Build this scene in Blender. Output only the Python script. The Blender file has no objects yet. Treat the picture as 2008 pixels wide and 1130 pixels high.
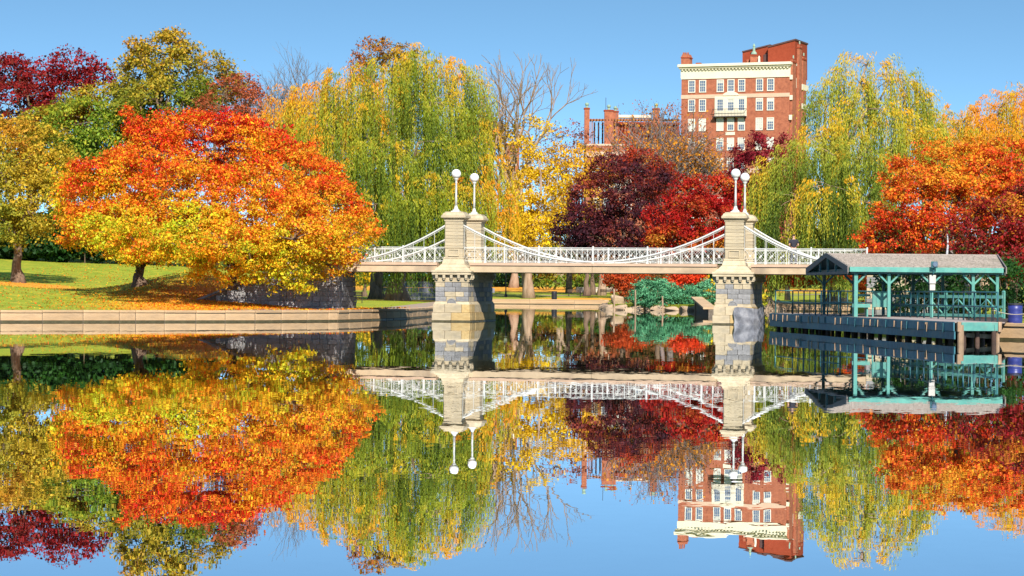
import bpy, math, random
import numpy as np
from mathutils import Vector, Matrix, geometry

sc = bpy.context.scene
COL = sc.collection
R = math.radians

# ------------------------------------------------------------------ camera
FPX = 4900.0                      # focal length in pixels of the 2008 px wide photograph
ROLL = 0.0079
CAMZ = 1.87
HOR = 566.0
cam = bpy.data.objects.new('camera', bpy.data.cameras.new('camera'))
COL.objects.link(cam)
cam.location = (0, 0, CAMZ)
cam.rotation_euler = (R(90) + (HOR - 565) / FPX, -ROLL, 0)
cam.data.sensor_width = 36.0
cam.data.lens = 36.0 * FPX / 2008.0
cam.data.clip_start = 0.3
cam.data.clip_end = 9000
sc.camera = cam

# ------------------------------------------------------------------ sky, sun, exposure
SUN_AZ, SUN_EL = 10.0, 37.0       # sun behind the camera, to its right
world = bpy.data.worlds.new('World'); sc.world = world
world.use_nodes = True
wt = world.node_tree; wt.nodes.clear()
w_out = wt.nodes.new('ShaderNodeOutputWorld'); w_bg = wt.nodes.new('ShaderNodeBackground')
w_sky = wt.nodes.new('ShaderNodeTexSky'); w_sky.sky_type = 'NISHITA'
w_sky.sun_disc = False
w_sky.sun_elevation = R(SUN_EL); w_sky.sun_rotation = R(180 - SUN_AZ)
w_sky.air_density = 1.0; w_sky.dust_density = 0.0; w_sky.ozone_density = 3.0
w_tc = wt.nodes.new('ShaderNodeTexCoord'); w_map = wt.nodes.new('ShaderNodeVectorMath'); w_map.operation = 'MULTIPLY_ADD'
w_map.inputs[1].default_value = (1, 1, 4.2); w_map.inputs[2].default_value = (0, 0, 0.085)
w_nrm = wt.nodes.new('ShaderNodeVectorMath'); w_nrm.operation = 'NORMALIZE'
w_mul = wt.nodes.new('ShaderNodeMix'); w_mul.data_type = 'RGBA'; w_mul.blend_type = 'MULTIPLY'
w_mul.inputs['Factor'].default_value = 1.0
w_mul.inputs[7].default_value = (0.98, 1.22, 1.13, 1)
wt.links.new(w_tc.outputs['Generated'], w_map.inputs[0]); wt.links.new(w_map.outputs[0], w_nrm.inputs[0])
wt.links.new(w_nrm.outputs[0], w_sky.inputs['Vector'])
wt.links.new(w_sky.outputs[0], w_mul.inputs[6]); wt.links.new(w_mul.outputs[2], w_bg.inputs['Color'])
w_bg.inputs['Strength'].default_value = 0.14
wt.links.new(w_bg.outputs[0], w_out.inputs[0])

sun = bpy.data.objects.new('sun', bpy.data.lights.new('sun', 'SUN')); COL.objects.link(sun)
sun.data.energy = 5.0; sun.data.angle = R(0.5); sun.data.color = (1.0, 0.94, 0.84)
_az, _el = R(SUN_AZ), R(SUN_EL)
SUND = Vector((math.sin(_az) * math.cos(_el), -math.cos(_az) * math.cos(_el), math.sin(_el)))
sun.rotation_euler = SUND.to_track_quat('Z', 'Y').to_euler()
sc.view_settings.view_transform = 'Standard'; sc.view_settings.look = 'None'
sc.view_settings.exposure = 0.58; sc.view_settings.gamma = 1.0
sc.view_settings.use_curve_mapping = False
sc.render.engine = 'CYCLES'
cy = sc.cycles
cy.max_bounces = 6; cy.diffuse_bounces = 3; cy.glossy_bounces = 3; cy.transmission_bounces = 4; cy.transparent_max_bounces = 4
cy.caustics_reflective = False; cy.caustics_refractive = False
cy.use_denoising = True
try:
    cy.denoiser = 'OPENIMAGEDENOISE'; cy.denoising_input_passes = 'RGB_ALBEDO_NORMAL'; cy.denoising_prefilter = 'ACCURATE'
except Exception:
    pass
cy.sample_clamp_indirect = 4.0

# ------------------------------------------------------------------ placing by line of sight
_cr, _sr = math.cos(ROLL), math.sin(ROLL)
def ray(px, py):
    u = (px - 1004.0) / FPX; v = (HOR - py) / FPX
    return (u * _cr - v * _sr, 1.0, u * _sr + v * _cr)
def W(px, py, d):
    r = ray(px, py)
    return Vector((r[0] * d, d, CAMZ + r[2] * d))
def WX(px, d, py=566):
    return ray(px, py)[0] * d
def smooth(a, b, x):
    t = np.clip((x - a) / (b - a), 0, 1)
    return t * t * (3 - 2 * t)

# ------------------------------------------------------------------ helpers: tagging
def tag(o, label=None, cat=None, group=None, kind=None):
    if label: o['label'] = label
    if cat: o['category'] = cat
    if group: o['group'] = group
    if kind: o['kind'] = kind
    return o
def empty(name, loc=(0, 0, 0), rz=0.0):
    o = bpy.data.objects.new(name, None); COL.objects.link(o)
    o.location = loc; o.rotation_euler = (0, 0, rz); o.empty_display_size = 0.3
    return o
def link(name, data, parent=None, loc=None, rot=None, scale=None):
    o = bpy.data.objects.new(name, data); COL.objects.link(o)
    if parent is not None: o.parent = parent
    if loc is not None: o.location = loc
    if rot is not None: o.rotation_euler = rot
    if scale is not None: o.scale = scale
    return o
def copy_tree(o, parent=None):
    c = o.copy(); COL.objects.link(c)
    if parent is not None: c.parent = parent
    for ch in list(o.children):
        copy_tree(ch, c)
    return c

# ------------------------------------------------------------------ helpers: mesh
class MB:
    """collects shapes and links them as one mesh object"""
    def __init__(self): self.v = []; self.f = []
    def add(self, vs, fs):
        n = len(self.v); self.v.extend([tuple(p) for p in vs]); self.f.extend([tuple(i + n for i in q) for q in fs]); return self
    def box(self, x0, x1, y0, y1, z0, z1, M=None):
        vs = [Vector(p) for p in ((x0,y0,z0),(x1,y0,z0),(x1,y1,z0),(x0,y1,z0),(x0,y0,z1),(x1,y0,z1),(x1,y1,z1),(x0,y1,z1))]
        if M is not None: vs = [M @ p for p in vs]
        return self.add(vs, ((0,3,2,1),(4,5,6,7),(0,1,5,4),(1,2,6,5),(2,3,7,6),(3,0,4,7)))
    def frustum(self, cx, cy, z0, z1, ax0, ay0, ax1, ay1):
        vs = [(cx+sx*ax0, cy+sy*ay0, z0) for sx, sy in ((-1,-1),(1,-1),(1,1),(-1,1))] + [(cx+sx*ax1, cy+sy*ay1, z1) for sx, sy in ((-1,-1),(1,-1),(1,1),(-1,1))]
        return self.add(vs, ((0,3,2,1),(4,5,6,7),(0,1,5,4),(1,2,6,5),(2,3,7,6),(3,0,4,7)))
    def bar(self, a, b, w, h=None):
        """square bar from a to b"""
        a, b = Vector(a), Vector(b); h = h or w
        d = (b - a); L = d.length
        if L < 1e-6: return self
        q = d.to_track_quat('Z', 'Y').to_matrix()
        vs = []
        for t in (a, b):
            for sx, sy in ((-1,-1),(1,-1),(1,1),(-1,1)):
                vs.append(t + q @ Vector((sx * w / 2, sy * h / 2, 0)))
        return self.add(vs, ((0,3,2,1),(4,5,6,7),(0,1,5,4),(1,2,6,5),(2,3,7,6),(3,0,4,7)))
    def tube(self, pts, rads, n=8, cap=True):
        pts = [Vector(p) for p in pts]
        if isinstance(rads, (int, float)): rads = [rads] * len(pts)
        vs = []; fs = []
        up = None
        for i, p in enumerate(pts):
            d = (pts[min(i+1, len(pts)-1)] - pts[max(i-1, 0)]).normalized()
            if up is None: up = d.orthogonal().normalized()
            else:
                up = (up - d * up.dot(d)); up = up.normalized() if up.length > 1e-6 else d.orthogonal().normalized()
            s = d.cross(up)
            for k in range(n):
                a = 2 * math.pi * k / n
                vs.append(p + (up * math.cos(a) + s * math.sin(a)) * rads[i])
        for i in range(len(pts) - 1):
            for k in range(n):
                k2 = (k + 1) % n
                fs.append((i*n+k, i*n+k2, (i+1)*n+k2, (i+1)*n+k))
        if cap:
            fs.append(tuple(range(n - 1, -1, -1))); fs.append(tuple((len(pts)-1)*n + k for k in range(n)))
        return self.add(vs, fs)
    def lathe(self, cx, cy, prof, n=16):
        """prof: list of (r, z)"""
        vs = []; fs = []
        for r, z in prof:
            for k in range(n):
                a = 2 * math.pi * k / n; vs.append((cx + r * math.cos(a), cy + r * math.sin(a), z))
        for i in range(len(prof) - 1):
            for k in range(n):
                k2 = (k + 1) % n
                fs.append((i*n+k, i*n+k2, (i+1)*n+k2, (i+1)*n+k))
        fs.append(tuple(range(n - 1, -1, -1))); fs.append(tuple((len(prof)-1)*n + k for k in range(n)))
        return self.add(vs, fs)
    def prism(self, poly, y0, y1):
        """poly of (x, z), extruded along y"""
        n = len(poly)
        vs = [(x, y0, z) for x, z in poly] + [(x, y1, z) for x, z in poly]
        fs = [tuple(range(n)), tuple(range(2*n-1, n-1, -1))] + [(i, i+n, (i+1) % n + n, (i+1) % n) for i in range(n)]
        return self.add(vs, fs)
    def mesh(self, name, mat, smooth_=False, bevel=0):
        me = bpy.data.meshes.new(name); me.from_pydata(self.v, [], self.f); me.update()
        if mat is not None: me.materials.append(mat)
        if smooth_: me.polygons.foreach_set('use_smooth', [True] * len(me.polygons))
        return me
    def build(self, name, mat, parent=None, loc=None, smooth_=False, bevel=0, rot=None):
        o = link(name, self.mesh(name, mat, smooth_), parent, loc, rot)
        if bevel:
            b = o.modifiers.new('bevel', 'BEVEL'); b.width = bevel; b.segments = 1; b.limit_method = 'ANGLE'; b.angle_limit = R(40)
        return o

def mesh_np(name, V, F, mat, colors=None, smooth_=False):
    """V (n,3), F (m,k) equal sized faces"""
    me = bpy.data.meshes.new(name)
    n, m, k = len(V), len(F), F.shape[1]
    me.vertices.add(n); me.vertices.foreach_set('co', np.ascontiguousarray(V, dtype=np.float32).ravel())
    me.loops.add(m * k); me.loops.foreach_set('vertex_index', np.ascontiguousarray(F, dtype=np.int32).ravel())
    me.polygons.add(m)
    me.polygons.foreach_set('loop_start', np.arange(0, m * k, k, dtype=np.int32))
    me.polygons.foreach_set('loop_total', np.full(m, k, dtype=np.int32))
    if smooth_: me.polygons.foreach_set('use_smooth', np.ones(m, dtype=bool))
    if colors is not None:
        at = me.attributes.new('tint', 'FLOAT_COLOR', 'FACE')
        c = np.ones((m, 4), dtype=np.float32); c[:, :3] = colors
        at.data.foreach_set('color', c.ravel())
    me.update(calc_edges=True)
    if mat is not None: me.materials.append(mat)
    return me

# ------------------------------------------------------------------ materials
def mat(name, col, rough=0.8, noise=0.0, nscale=3.0, col2=None, bump=0.0, bscale=20.0, metal=0.0, rnd=0.0, coords='Object', spec=0.3, stain=None, stretch=None):
    """procedural material: base colour broken up by noise, relief by bump, value shift per object"""
    m = bpy.data.materials.new(name); m.use_nodes = True
    t = m.node_tree; t.nodes.clear(); N = t.nodes.new; L = t.links.new
    out = N('ShaderNodeOutputMaterial'); b = N('ShaderNodeBsdfPrincipled'); L(b.outputs[0], out.inputs[0])
    b.inputs['Roughness'].default_value = rough; b.inputs['Metallic'].default_value = metal
    b.inputs['Specular IOR Level'].default_value = spec
    tc = N('ShaderNodeTexCoord'); src = tc.outputs[coords]
    if coords == 'World':
        pass
    if stretch:
        mp = N('ShaderNodeMapping'); mp.inputs['Scale'].default_value = stretch; L(src, mp.inputs[0]); src = mp.outputs[0]
    rgb = N('ShaderNodeRGB'); rgb.outputs[0].default_value = (*col, 1); cur = rgb.outputs[0]
    if col2 is not None or noise:
        nz = N('ShaderNodeTexNoise'); nz.inputs['Scale'].default_value = nscale; nz.inputs['Detail'].default_value = 6; nz.inputs['Roughness'].default_value = 0.65
        L(src, nz.inputs['Vector'])
        rp = N('ShaderNodeValToRGB'); rp.color_ramp.elements[0].position = 0.35; rp.color_ramp.elements[1].position = 0.65
        c2 = col2 if col2 is not None else tuple(c * (1 - noise) for c in col)
        rp.color_ramp.elements[0].color = (*c2, 1); rp.color_ramp.elements[1].color = (*col, 1)
        L(nz.outputs['Fac'], rp.inputs[0]); cur = rp.outputs[0]
    if stain is not None:
        n2 = N('ShaderNodeTexNoise'); n2.inputs['Scale'].default_value = stain[1]; n2.inputs['Detail'].default_value = 8; L(src, n2.inputs['Vector'])
        r2 = N('ShaderNodeMapRange'); r2.inputs[1].default_value = 0.52; r2.inputs[2].default_value = 0.72; r2.inputs[3].default_value = 0; r2.inputs[4].default_value = stain[2]
        L(n2.outputs['Fac'], r2.inputs[0])
        mx = N('ShaderNodeMix'); mx.data_type = 'RGBA'; L(r2.outputs[0], mx.inputs[0]); L(cur, mx.inputs[6]); mx.inputs[7].default_value = (*stain[0], 1); cur = mx.outputs[2]
    if rnd:
        oi = N('ShaderNodeObjectInfo'); mr = N('ShaderNodeMapRange'); mr.inputs[3].default_value = 1 - rnd; mr.inputs[4].default_value = 1 + rnd
        L(oi.outputs['Random'], mr.inputs[0])
        hs = N('ShaderNodeHueSaturation'); L(mr.outputs[0], hs.inputs['Value']); L(cur, hs.inputs['Color']); cur = hs.outputs[0]
    L(cur, b.inputs['Base Color'])
    if bump:
        n3 = N('ShaderNodeTexNoise'); n3.inputs['Scale'].default_value = bscale; n3.inputs['Detail'].default_value = 5; L(src, n3.inputs['Vector'])
        bp = N('ShaderNodeBump'); bp.inputs['Strength'].default_value = 0.8; bp.inputs['Distance'].default_value = bump
        L(n3.outputs['Fac'], bp.inputs['Height']); L(bp.outputs[0], b.inputs['Normal'])
    return m

def leaf_material(name, trans=0.28, sheen=0.25):
    m = bpy.data.materials.new(name); m.use_nodes = True
    t = m.node_tree; t.nodes.clear(); N = t.nodes.new; L = t.links.new
    out = N('ShaderNodeOutputMaterial'); at = N('ShaderNodeAttribute'); at.attribute_name = 'tint'
    d = N('ShaderNodeBsdfPrincipled'); d.inputs['Roughness'].default_value = 0.6; d.inputs['Specular IOR Level'].default_value = sheen
    tr = N('ShaderNodeBsdfTranslucent'); mx = N('ShaderNodeMixShader'); mx.inputs[0].default_value = trans
    nz = N('ShaderNodeTexNoise'); nz.inputs['Scale'].default_value = 9.0
    tc = N('ShaderNodeTexCoord'); L(tc.outputs['Object'], nz.inputs['Vector'])
    hs = N('ShaderNodeHueSaturation'); mr = N('ShaderNodeMapRange'); mr.inputs[3].default_value = 0.75; mr.inputs[4].default_value = 1.25
    L(nz.outputs['Fac'], mr.inputs[0]); L(mr.outputs[0], hs.inputs['Value']); L(at.outputs['Color'], hs.inputs['Color'])
    L(hs.outputs[0], d.inputs['Base Color']); L(hs.outputs[0], tr.inputs['Color'])
    L(d.outputs[0], mx.inputs[1]); L(tr.outputs[0], mx.inputs[2]); L(mx.outputs[0], out.inputs[0])
    return m

M = {}
M['leaf'] = leaf_material('leaf_blades')
M['bark'] = mat('bark', (0.23, 0.15, 0.10), 0.9, col2=(0.10, 0.065, 0.045), nscale=4, bump=0.03, bscale=8, stretch=(1, 1, 0.25))
M['bark_pale'] = mat('pale_bark', (0.42, 0.29, 0.20), 0.9, col2=(0.22, 0.14, 0.09), nscale=3, bump=0.03, bscale=8, stretch=(1, 1, 0.2))
M['bark_grey'] = mat('grey_bark', (0.26, 0.21, 0.20), 0.9, col2=(0.15, 0.11, 0.10), nscale=3)
M['trunk_white'] = mat('whitish_trunk', (0.62, 0.62, 0.66), 0.8, col2=(0.30, 0.30, 0.34), nscale=3, stretch=(1, 1, 3))
M['stone_cream'] = mat('cream_stone', (0.56, 0.46, 0.31), 0.85, col2=(0.42, 0.34, 0.22), nscale=2.5, bump=0.01, bscale=14, rnd=0.12, stain=((0.20, 0.17, 0.13), 1.3, 0.6))
M['stone_gold'] = mat('golden_stone', (0.60, 0.43, 0.20), 0.85, col2=(0.46, 0.31, 0.13), nscale=2.5, bump=0.01, bscale=14, rnd=0.10, stain=((0.22, 0.16, 0.08), 1.6, 0.5))
M['stone_grey'] = mat('grey_stone', (0.29, 0.28, 0.275), 0.85, col2=(0.19, 0.185, 0.185), nscale=3, bump=0.012, bscale=12, rnd=0.2)
M['stone_curb'] = mat('curb_stone', (0.66, 0.45, 0.26), 0.9, col2=(0.50, 0.32, 0.17), nscale=1.5, bump=0.015, bscale=9, rnd=0.10, stain=((0.26, 0.17, 0.10), 0.9, 0.6))
M['stone_old'] = mat('weathered_stone', (0.36, 0.34, 0.33), 0.9, col2=(0.24, 0.23, 0.24), nscale=2.5, bump=0.02, bscale=10, rnd=0.22, stain=((0.12, 0.11, 0.10), 1.5, 0.6))
M['mortar'] = mat('mortar', (0.20, 0.16, 0.12), 0.95, noise=0.4, nscale=5)
M['damp'] = mat('damp_stone', (0.10, 0.085, 0.04), 0.5, noise=0.5, nscale=3, rnd=0.1)
M['deck_stone'] = mat('deck_beam_stone', (0.56, 0.42, 0.27), 0.85, col2=(0.44, 0.32, 0.20), nscale=0.8, bump=0.006, bscale=8, stain=((0.16, 0.12, 0.10), 0.5, 0.7))
M['deck_lip'] = mat('deck_edge_stone', (0.56, 0.38, 0.26), 0.8, noise=0.15, nscale=1.2)
M['white_iron'] = mat('white_painted_iron', (0.60, 0.60, 0.57), 0.5, noise=0.08, nscale=4)
M['globe'] = mat('white_glass_globe', (0.85, 0.83, 0.80), 0.25, noise=0.03, nscale=3, spec=0.5)

# ------------------------------------------------------------------ shoreline of the lagoon (world metres)
SHORE_L = [(-60, 92), (-36, 116), (-25.4, 124), (-19.3, 128), (-13.6, 132), (-9.6, 136.9), (-7.75, 143.6), (-6.3, 151)]
SHORE_LI = [(-6.3, 151), (-5.1, 165), (-4.6, 200), (-3.2, 301)]
SHORE_F = [(-3.2, 301), (11.7, 301)]
SHORE_ROCK = [(11.7, 301), (8.9, 232), (9.2, 226), (16.8, 222)]
SHORE_LAND = [(16.8, 222), (15.3, 188), (18.0, 188)]
SHORE_FR = [(18.0, 188), (19.5, 226), (25, 232), (31, 228), (29, 205)]
SHORE_R = [(29, 205), (22.5, 152), (19.2, 142), (18.8, 132), (20.4, 122), (21.6, 112), (20.6, 106), (19.2, 98.4), (22.5, 95), (60, 88)]
SHORE = SHORE_L + SHORE_LI[1:] + SHORE_F[1:] + SHORE_ROCK[1:] + SHORE_LAND[1:] + SHORE_FR[1:] + SHORE_R[1:]
LAGOON = [(x, y) for x, y in SHORE] + [(70, 5), (-70, 5)]
SA = np.array(SHORE + [(70, 5), (-70, 5), SHORE[0]], dtype=float)

def shore_dist(x, y):
    x = np.asarray(x, float); y = np.asarray(y, float); best = np.full(x.shape, 1e9)
    for i in range(len(SA) - 1):
        ax, ay = SA[i]; bx, by = SA[i + 1]; dx, dy = bx - ax, by - ay
        t = np.clip(((x - ax) * dx + (y - ay) * dy) / (dx * dx + dy * dy), 0, 1)
        best = np.minimum(best, np.hypot(x - ax - t * dx, y - ay - t * dy))
    return best
_FA = np.array(SHORE_L, dtype=float)
def front_dist(x, y):
    best = np.full(x.shape, 1e9)
    for i in range(len(_FA) - 1):
        ax, ay = _FA[i]; bx, by = _FA[i + 1]; dx, dy = bx - ax, by - ay
        t = np.clip(((x - ax) * dx + (y - ay) * dy) / (dx * dx + dy * dy), 0, 1)
        best = np.minimum(best, np.hypot(x - ax - t * dx, y - ay - t * dy))
    return best
def height(x, y):
    x = np.asarray(x, float); y = np.asarray(y, float); ds = shore_dist(x, y)
    h = 0.56 + 0.018 * np.clip(ds - 4, 0, 130)
    fd = front_dist(x, y)
    hill = (0.030 * np.clip(fd - 0.8, 0, 90) + 0.00026 * np.clip(fd, 0, 90) ** 2) * (1 - smooth(-0.094, -0.072, x / np.maximum(y, 1.0))) * (1 - smooth(225, 300, y))
    h = h + hill * (y > 60)
    h = h + 1.5 * np.exp(-(((x + 19) / 4.5) ** 2 + ((y - 152) / 8) ** 2))
    h = h + 0.10 * np.sin(x * 0.31 + 1.0) * np.sin(y * 0.21) * smooth(3, 14, ds)
    return np.where(y < 60, 0.45, h)
def H(x, y): return float(height(np.array([x]), np.array([y]))[0])

def inside(x, y, poly):
    c = np.zeros(x.shape, bool); n = len(poly)
    for i in range(n):
        x1, y1 = poly[i]; x2, y2 = poly[(i + 1) % n]
        cond = ((y1 > y) != (y2 > y))
        with np.errstate(divide='ignore', invalid='ignore'):
            xi = (x2 - x1) * (y - y1) / (y2 - y1 + 1e-12) + x1
        c ^= cond & (x < xi)
    return c

def build_ground():
    pts = [(x, y) for x, y in LAGOON]; n = len(pts)
    rnd = np.random.RandomState(5)
    big = [(-4000, -600), (4000, -600), (4000, 8000), (-4000, 8000)]
    gx, gy = [], []
    def grid(x0, x1, sx, y0, y1, sy):
        a, b = np.meshgrid(np.arange(x0, x1, sx), np.arange(y0, y1, sy)); gx.append(a.ravel()); gy.append(b.ravel())
    grid(-42, 44, 2.0, 94, 310, 3.0); grid(-130, 130, 9.0, -20, 560, 11.0); grid(-1200, 1200, 120, -400, 2600, 160)
    X = np.concatenate(gx); Y = np.concatenate(gy)
    X = X + rnd.uniform(-.3, .3, X.shape); Y = Y + rnd.uniform(-.3, .3, Y.shape)
    keep = ~inside(X, Y, LAGOON) & (shore_dist(X, Y) > 0.7)
    X, Y = X[keep], Y[keep]
    allp = [Vector(p) for p in pts] + [Vector(p) for p in big] + [Vector((a, b)) for a, b in zip(X, Y)]
    edges = [(i, (i + 1) % n) for i in range(n)]
    vs, es, fs, *_ = geometry.delaunay_2d_cdt(allp, edges, [], 0, 1e-4)
    P = np.array([(v[0], v[1]) for v in vs]); Z = height(P[:, 0], P[:, 1])
    Z = np.where(shore_dist(P[:, 0], P[:, 1]) < 0.02, 0.54, Z)
    F = np.array([f for f in fs if len(f) == 3]); C = P[F].mean(axis=1)
    F = F[~inside(C[:, 0], C[:, 1], LAGOON)]
    a, b, c = P[F[:, 0]], P[F[:, 1]], P[F[:, 2]]
    flip = ((b[:, 0]-a[:, 0])*(c[:, 1]-a[:, 1]) - (b[:, 1]-a[:, 1])*(c[:, 0]-a[:, 0])) < 0
    F[flip] = F[flip][:, ::-1]
    # bank face below the turf edge, all round the lagoon
    q = np.array(pts); nb = len(P); P2 = np.vstack([np.column_stack([P, Z]), np.column_stack([q, np.full(n, 0.55)]), np.column_stack([q, np.full(n, -1.2)])])
    sk = []
    for i in range(n):
        j = (i + 1) % n; sk += [(nb+i, nb+n+i, nb+n+j), (nb+i, nb+n+j, nb+j)]
    me = mesh_np('ground', P2, np.vstack([F, np.array(sk)]), M['lawn'], smooth_=False)
    return tag(link('ground', me), kind='structure')

def lawn_material():
    m = bpy.data.materials.new('lawn_with_fallen_leaves'); m.use_nodes = True
    t = m.node_tree; t.nodes.clear(); N = t.nodes.new; L = t.links.new
    out = N('ShaderNodeOutputMaterial'); b = N('ShaderNodeBsdfPrincipled'); L(b.outputs[0], out.inputs[0])
    b.inputs['Roughness'].default_value = 0.85; b.inputs['Specular IOR Level'].default_value = 0.1
    g = N('ShaderNodeNewGeometry')
    def noise(scale, detail=4, rough=0.6):
        n = N('ShaderNodeTexNoise'); n.inputs['Scale'].default_value = scale; n.inputs['Detail'].default_value = detail; n.inputs['Roughness'].default_value = rough
        L(g.outputs['Position'], n.inputs['Vector']); return n.outputs['Fac']
    def ramp(src, stops):
        r = N('ShaderNodeValToRGB'); L(src, r.inputs[0]); e = r.color_ramp.elements
        e[0].position, e[0].color = stops[0][0], (*stops[0][1], 1); e[1].position, e[1].color = stops[-1][0], (*stops[-1][1], 1)
        for p, c in stops[1:-1]:
            k = e.new(p); k.color = (*c, 1)
        return r.outputs[0]
    def mathn(op, a, b2=None, clamp=False):
        n = N('ShaderNodeMath'); n.operation = op; n.use_clamp = clamp
        for i, v in enumerate((a, b2)):
            if v is None: continue
            if isinstance(v, (int, float)): n.inputs[i].default_value = v
            else: L(v, n.inputs[i])
        return n.outputs[0]
    grass = ramp(noise(0.9, 9, 0.8), [(0.32, (0.10, 0.19, 0.02)), (0.5, (0.27, 0.33, 0.03)), (0.68, (0.55, 0.43, 0.05))])
    litter = ramp(noise(6.0, 5, 0.8), [(0.3, (0.42, 0.10, 0.02)), (0.46, (0.72, 0.26, 0.03)), (0.6, (0.80, 0.46, 0.06)), (0.72, (0.45, 0.34, 0.06))])
    # leaves lie thickest round the orange trees on the left bank
    sep = N('ShaderNodeSeparateXYZ'); L(g.outputs['Position'], sep.inputs[0])
    def bell(cx, cy, rx, ry):
        dx = mathn('DIVIDE', mathn('SUBTRACT', sep.outputs[0], cx), rx); dy = mathn('DIVIDE', mathn('SUBTRACT', sep.outputs[1], cy), ry)
        r2 = mathn('ADD', mathn('MULTIPLY', dx, dx), mathn('MULTIPLY', dy, dy))
        return mathn('DIVIDE', 1.0, mathn('ADD', 1.0, mathn('MULTIPLY', r2, r2)))
    cover = mathn('MAXIMUM', mathn('MULTIPLY', bell(-13, 138, 8.0, 14), 0.95), mathn('MULTIPLY', bell(-31, 160, 3, 4), 0.8))
    cover = mathn('MAXIMUM', cover, bell(-9, 246, 7, 10)); cover = mathn('MAXIMUM', cover, mathn('MULTIPLY', bell(3, 372, 60, 22), 0.75))
    cover = mathn('MAXIMUM', cover, mathn('MULTIPLY', bell(10, 311, 7, 6), 0.8))
    cover = mathn('MAXIMUM', cover, 0.22)
    sp = mathn('ADD', mathn('MULTIPLY', cover, 0.62), mathn('MULTIPLY', noise(9.0, 3, 0.7), 0.75))
    sp = mathn('ADD', sp, mathn('MULTIPLY', noise(0.5, 3, 0.5), 0.28))
    mr = N('ShaderNodeMapRange'); mr.inputs[1].default_value = 0.70; mr.inputs[2].default_value = 0.86; L(sp, mr.inputs[0])
    mx = N('ShaderNodeMix'); mx.data_type = 'RGBA'; L(mr.outputs[0], mx.inputs[0]); L(grass, mx.inputs[6]); L(litter, mx.inputs[7])
    L(mx.outputs[2], b.inputs['Base Color'])
    bp = N('ShaderNodeBump'); bp.inputs['Distance'].default_value = 0.06; bp.inputs['Strength'].default_value = 0.7
    L(noise(7.0, 5, 0.8), bp.inputs['Height']); L(bp.outputs[0], b.inputs['Normal'])
    return m
M['lawn'] = lawn_material()
ground = build_ground()

def water_material():
    m = bpy.data.materials.new('still_lagoon_water'); m.use_nodes = True
    t = m.node_tree; t.nodes.clear(); N = t.nodes.new; L = t.links.new
    out = N('ShaderNodeOutputMaterial'); gl = N('ShaderNodeBsdfGlossy'); gl.inputs['Roughness'].default_value = 0.0
    gl.inputs['Color'].default_value = (0.93, 0.95, 0.97, 1)
    df = N('ShaderNodeBsdfDiffuse'); df.inputs['Color'].default_value = (0.035, 0.045, 0.03, 1)
    fr = N('ShaderNodeFresnel'); fr.inputs['IOR'].default_value = 1.33
    mr = N('ShaderNodeMapRange'); mr.inputs[1].default_value = 0.0; mr.inputs[2].default_value = 0.35; mr.inputs[3].default_value = 0.10; mr.inputs[4].default_value = 0.97
    L(fr.outputs[0], mr.inputs[0])
    mx = N('ShaderNodeMixShader'); L(mr.outputs[0], mx.inputs[0]); L(df.outputs[0], mx.inputs[1]); L(gl.outputs[0], mx.inputs[2]); L(mx.outputs[0], out.inputs[0])
    g = N('ShaderNodeNewGeometry')
    def waves(scale, amp, st=(1, 1, 1), detail=2):
        mp = N('ShaderNodeMapping'); mp.inputs['Scale'].default_value = st; L(g.outputs['Position'], mp.inputs[0])
        n = N('ShaderNodeTexNoise'); n.inputs['Scale'].default_value = scale; n.inputs['Detail'].default_value = detail; L(mp.outputs[0], n.inputs['Vector'])
        s = N('ShaderNodeVectorMath'); s.operation = 'SUBTRACT'; L(n.outputs['Color'], s.inputs[0]); s.inputs[1].default_value = (0.5, 0.5, 0.5)
        k = N('ShaderNodeVectorMath'); k.operation = 'MULTIPLY'; L(s.outputs[0], k.inputs[0]); k.inputs[1].default_value = (amp, amp, 0); return k.outputs[0]
    a = waves(1.6, 0.0042, (1, 0.6, 1)); b = waves(6.0, 0.0045, (1, 0.8, 1), 1); c = waves(0.22, 0.0006, (0.6, 1, 1))
    s1 = N('ShaderNodeVectorMath'); s1.operation = 'ADD'; L(a, s1.inputs[0]); L(b, s1.inputs[1])
    # breeze patches: some bands of the surface are rougher than others
    mp = N('ShaderNodeMapping'); mp.inputs['Scale'].default_value = (0.035, 0.16, 1); L(g.outputs['Position'], mp.inputs[0])
    n = N('ShaderNodeTexNoise'); n.inputs['Scale'].default_value = 1.0; n.inputs['Detail'].default_value = 4; L(mp.outputs[0], n.inputs['Vector'])
    r = N('ShaderNodeMapRange'); r.inputs[1].default_value = 0.42; r.inputs[2].default_value = 0.72; r.inputs[3].default_value = 0.22; r.inputs[4].default_value = 1.3; L(n.outputs['Fac'], r.inputs[0])
    sc1 = N('ShaderNodeVectorMath'); sc1.operation = 'SCALE'; L(s1.outputs[0], sc1.inputs[0]); L(r.outputs[0], sc1.inputs['Scale'])
    s2 = N('ShaderNodeVectorMath'); s2.operation = 'ADD'; L(sc1.outputs[0], s2.inputs[0]); L(c, s2.inputs[1])
    s3 = N('ShaderNodeVectorMath'); s3.operation = 'ADD'; L(s2.outputs[0], s3.inputs[0]); s3.inputs[1].default_value = (0, 0, 1)
    nn = N('ShaderNodeVectorMath'); nn.operation = 'NORMALIZE'; L(s3.outputs[0], nn.inputs[0])
    L(nn.outputs[0], gl.inputs['Normal'])
    return m
M['water'] = water_material()
wm = bpy.data.meshes.new('water')
_lg = [(x, y, 0.0) for x, y in LAGOON]
_tri = geometry.tessellate_polygon([[Vector(p) for p in _lg]])
# push the sheet a little under the banks so it meets the walls
_c = Vector((0, 120, 0))
wm.from_pydata(_lg, [], [tuple(t) for t in _tri]); wm.update()
if wm.polygons[0].normal.z < 0: wm.flip_normals()
wm.materials.append(M['water'])
tag(link('water', wm), kind='structure')

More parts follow.
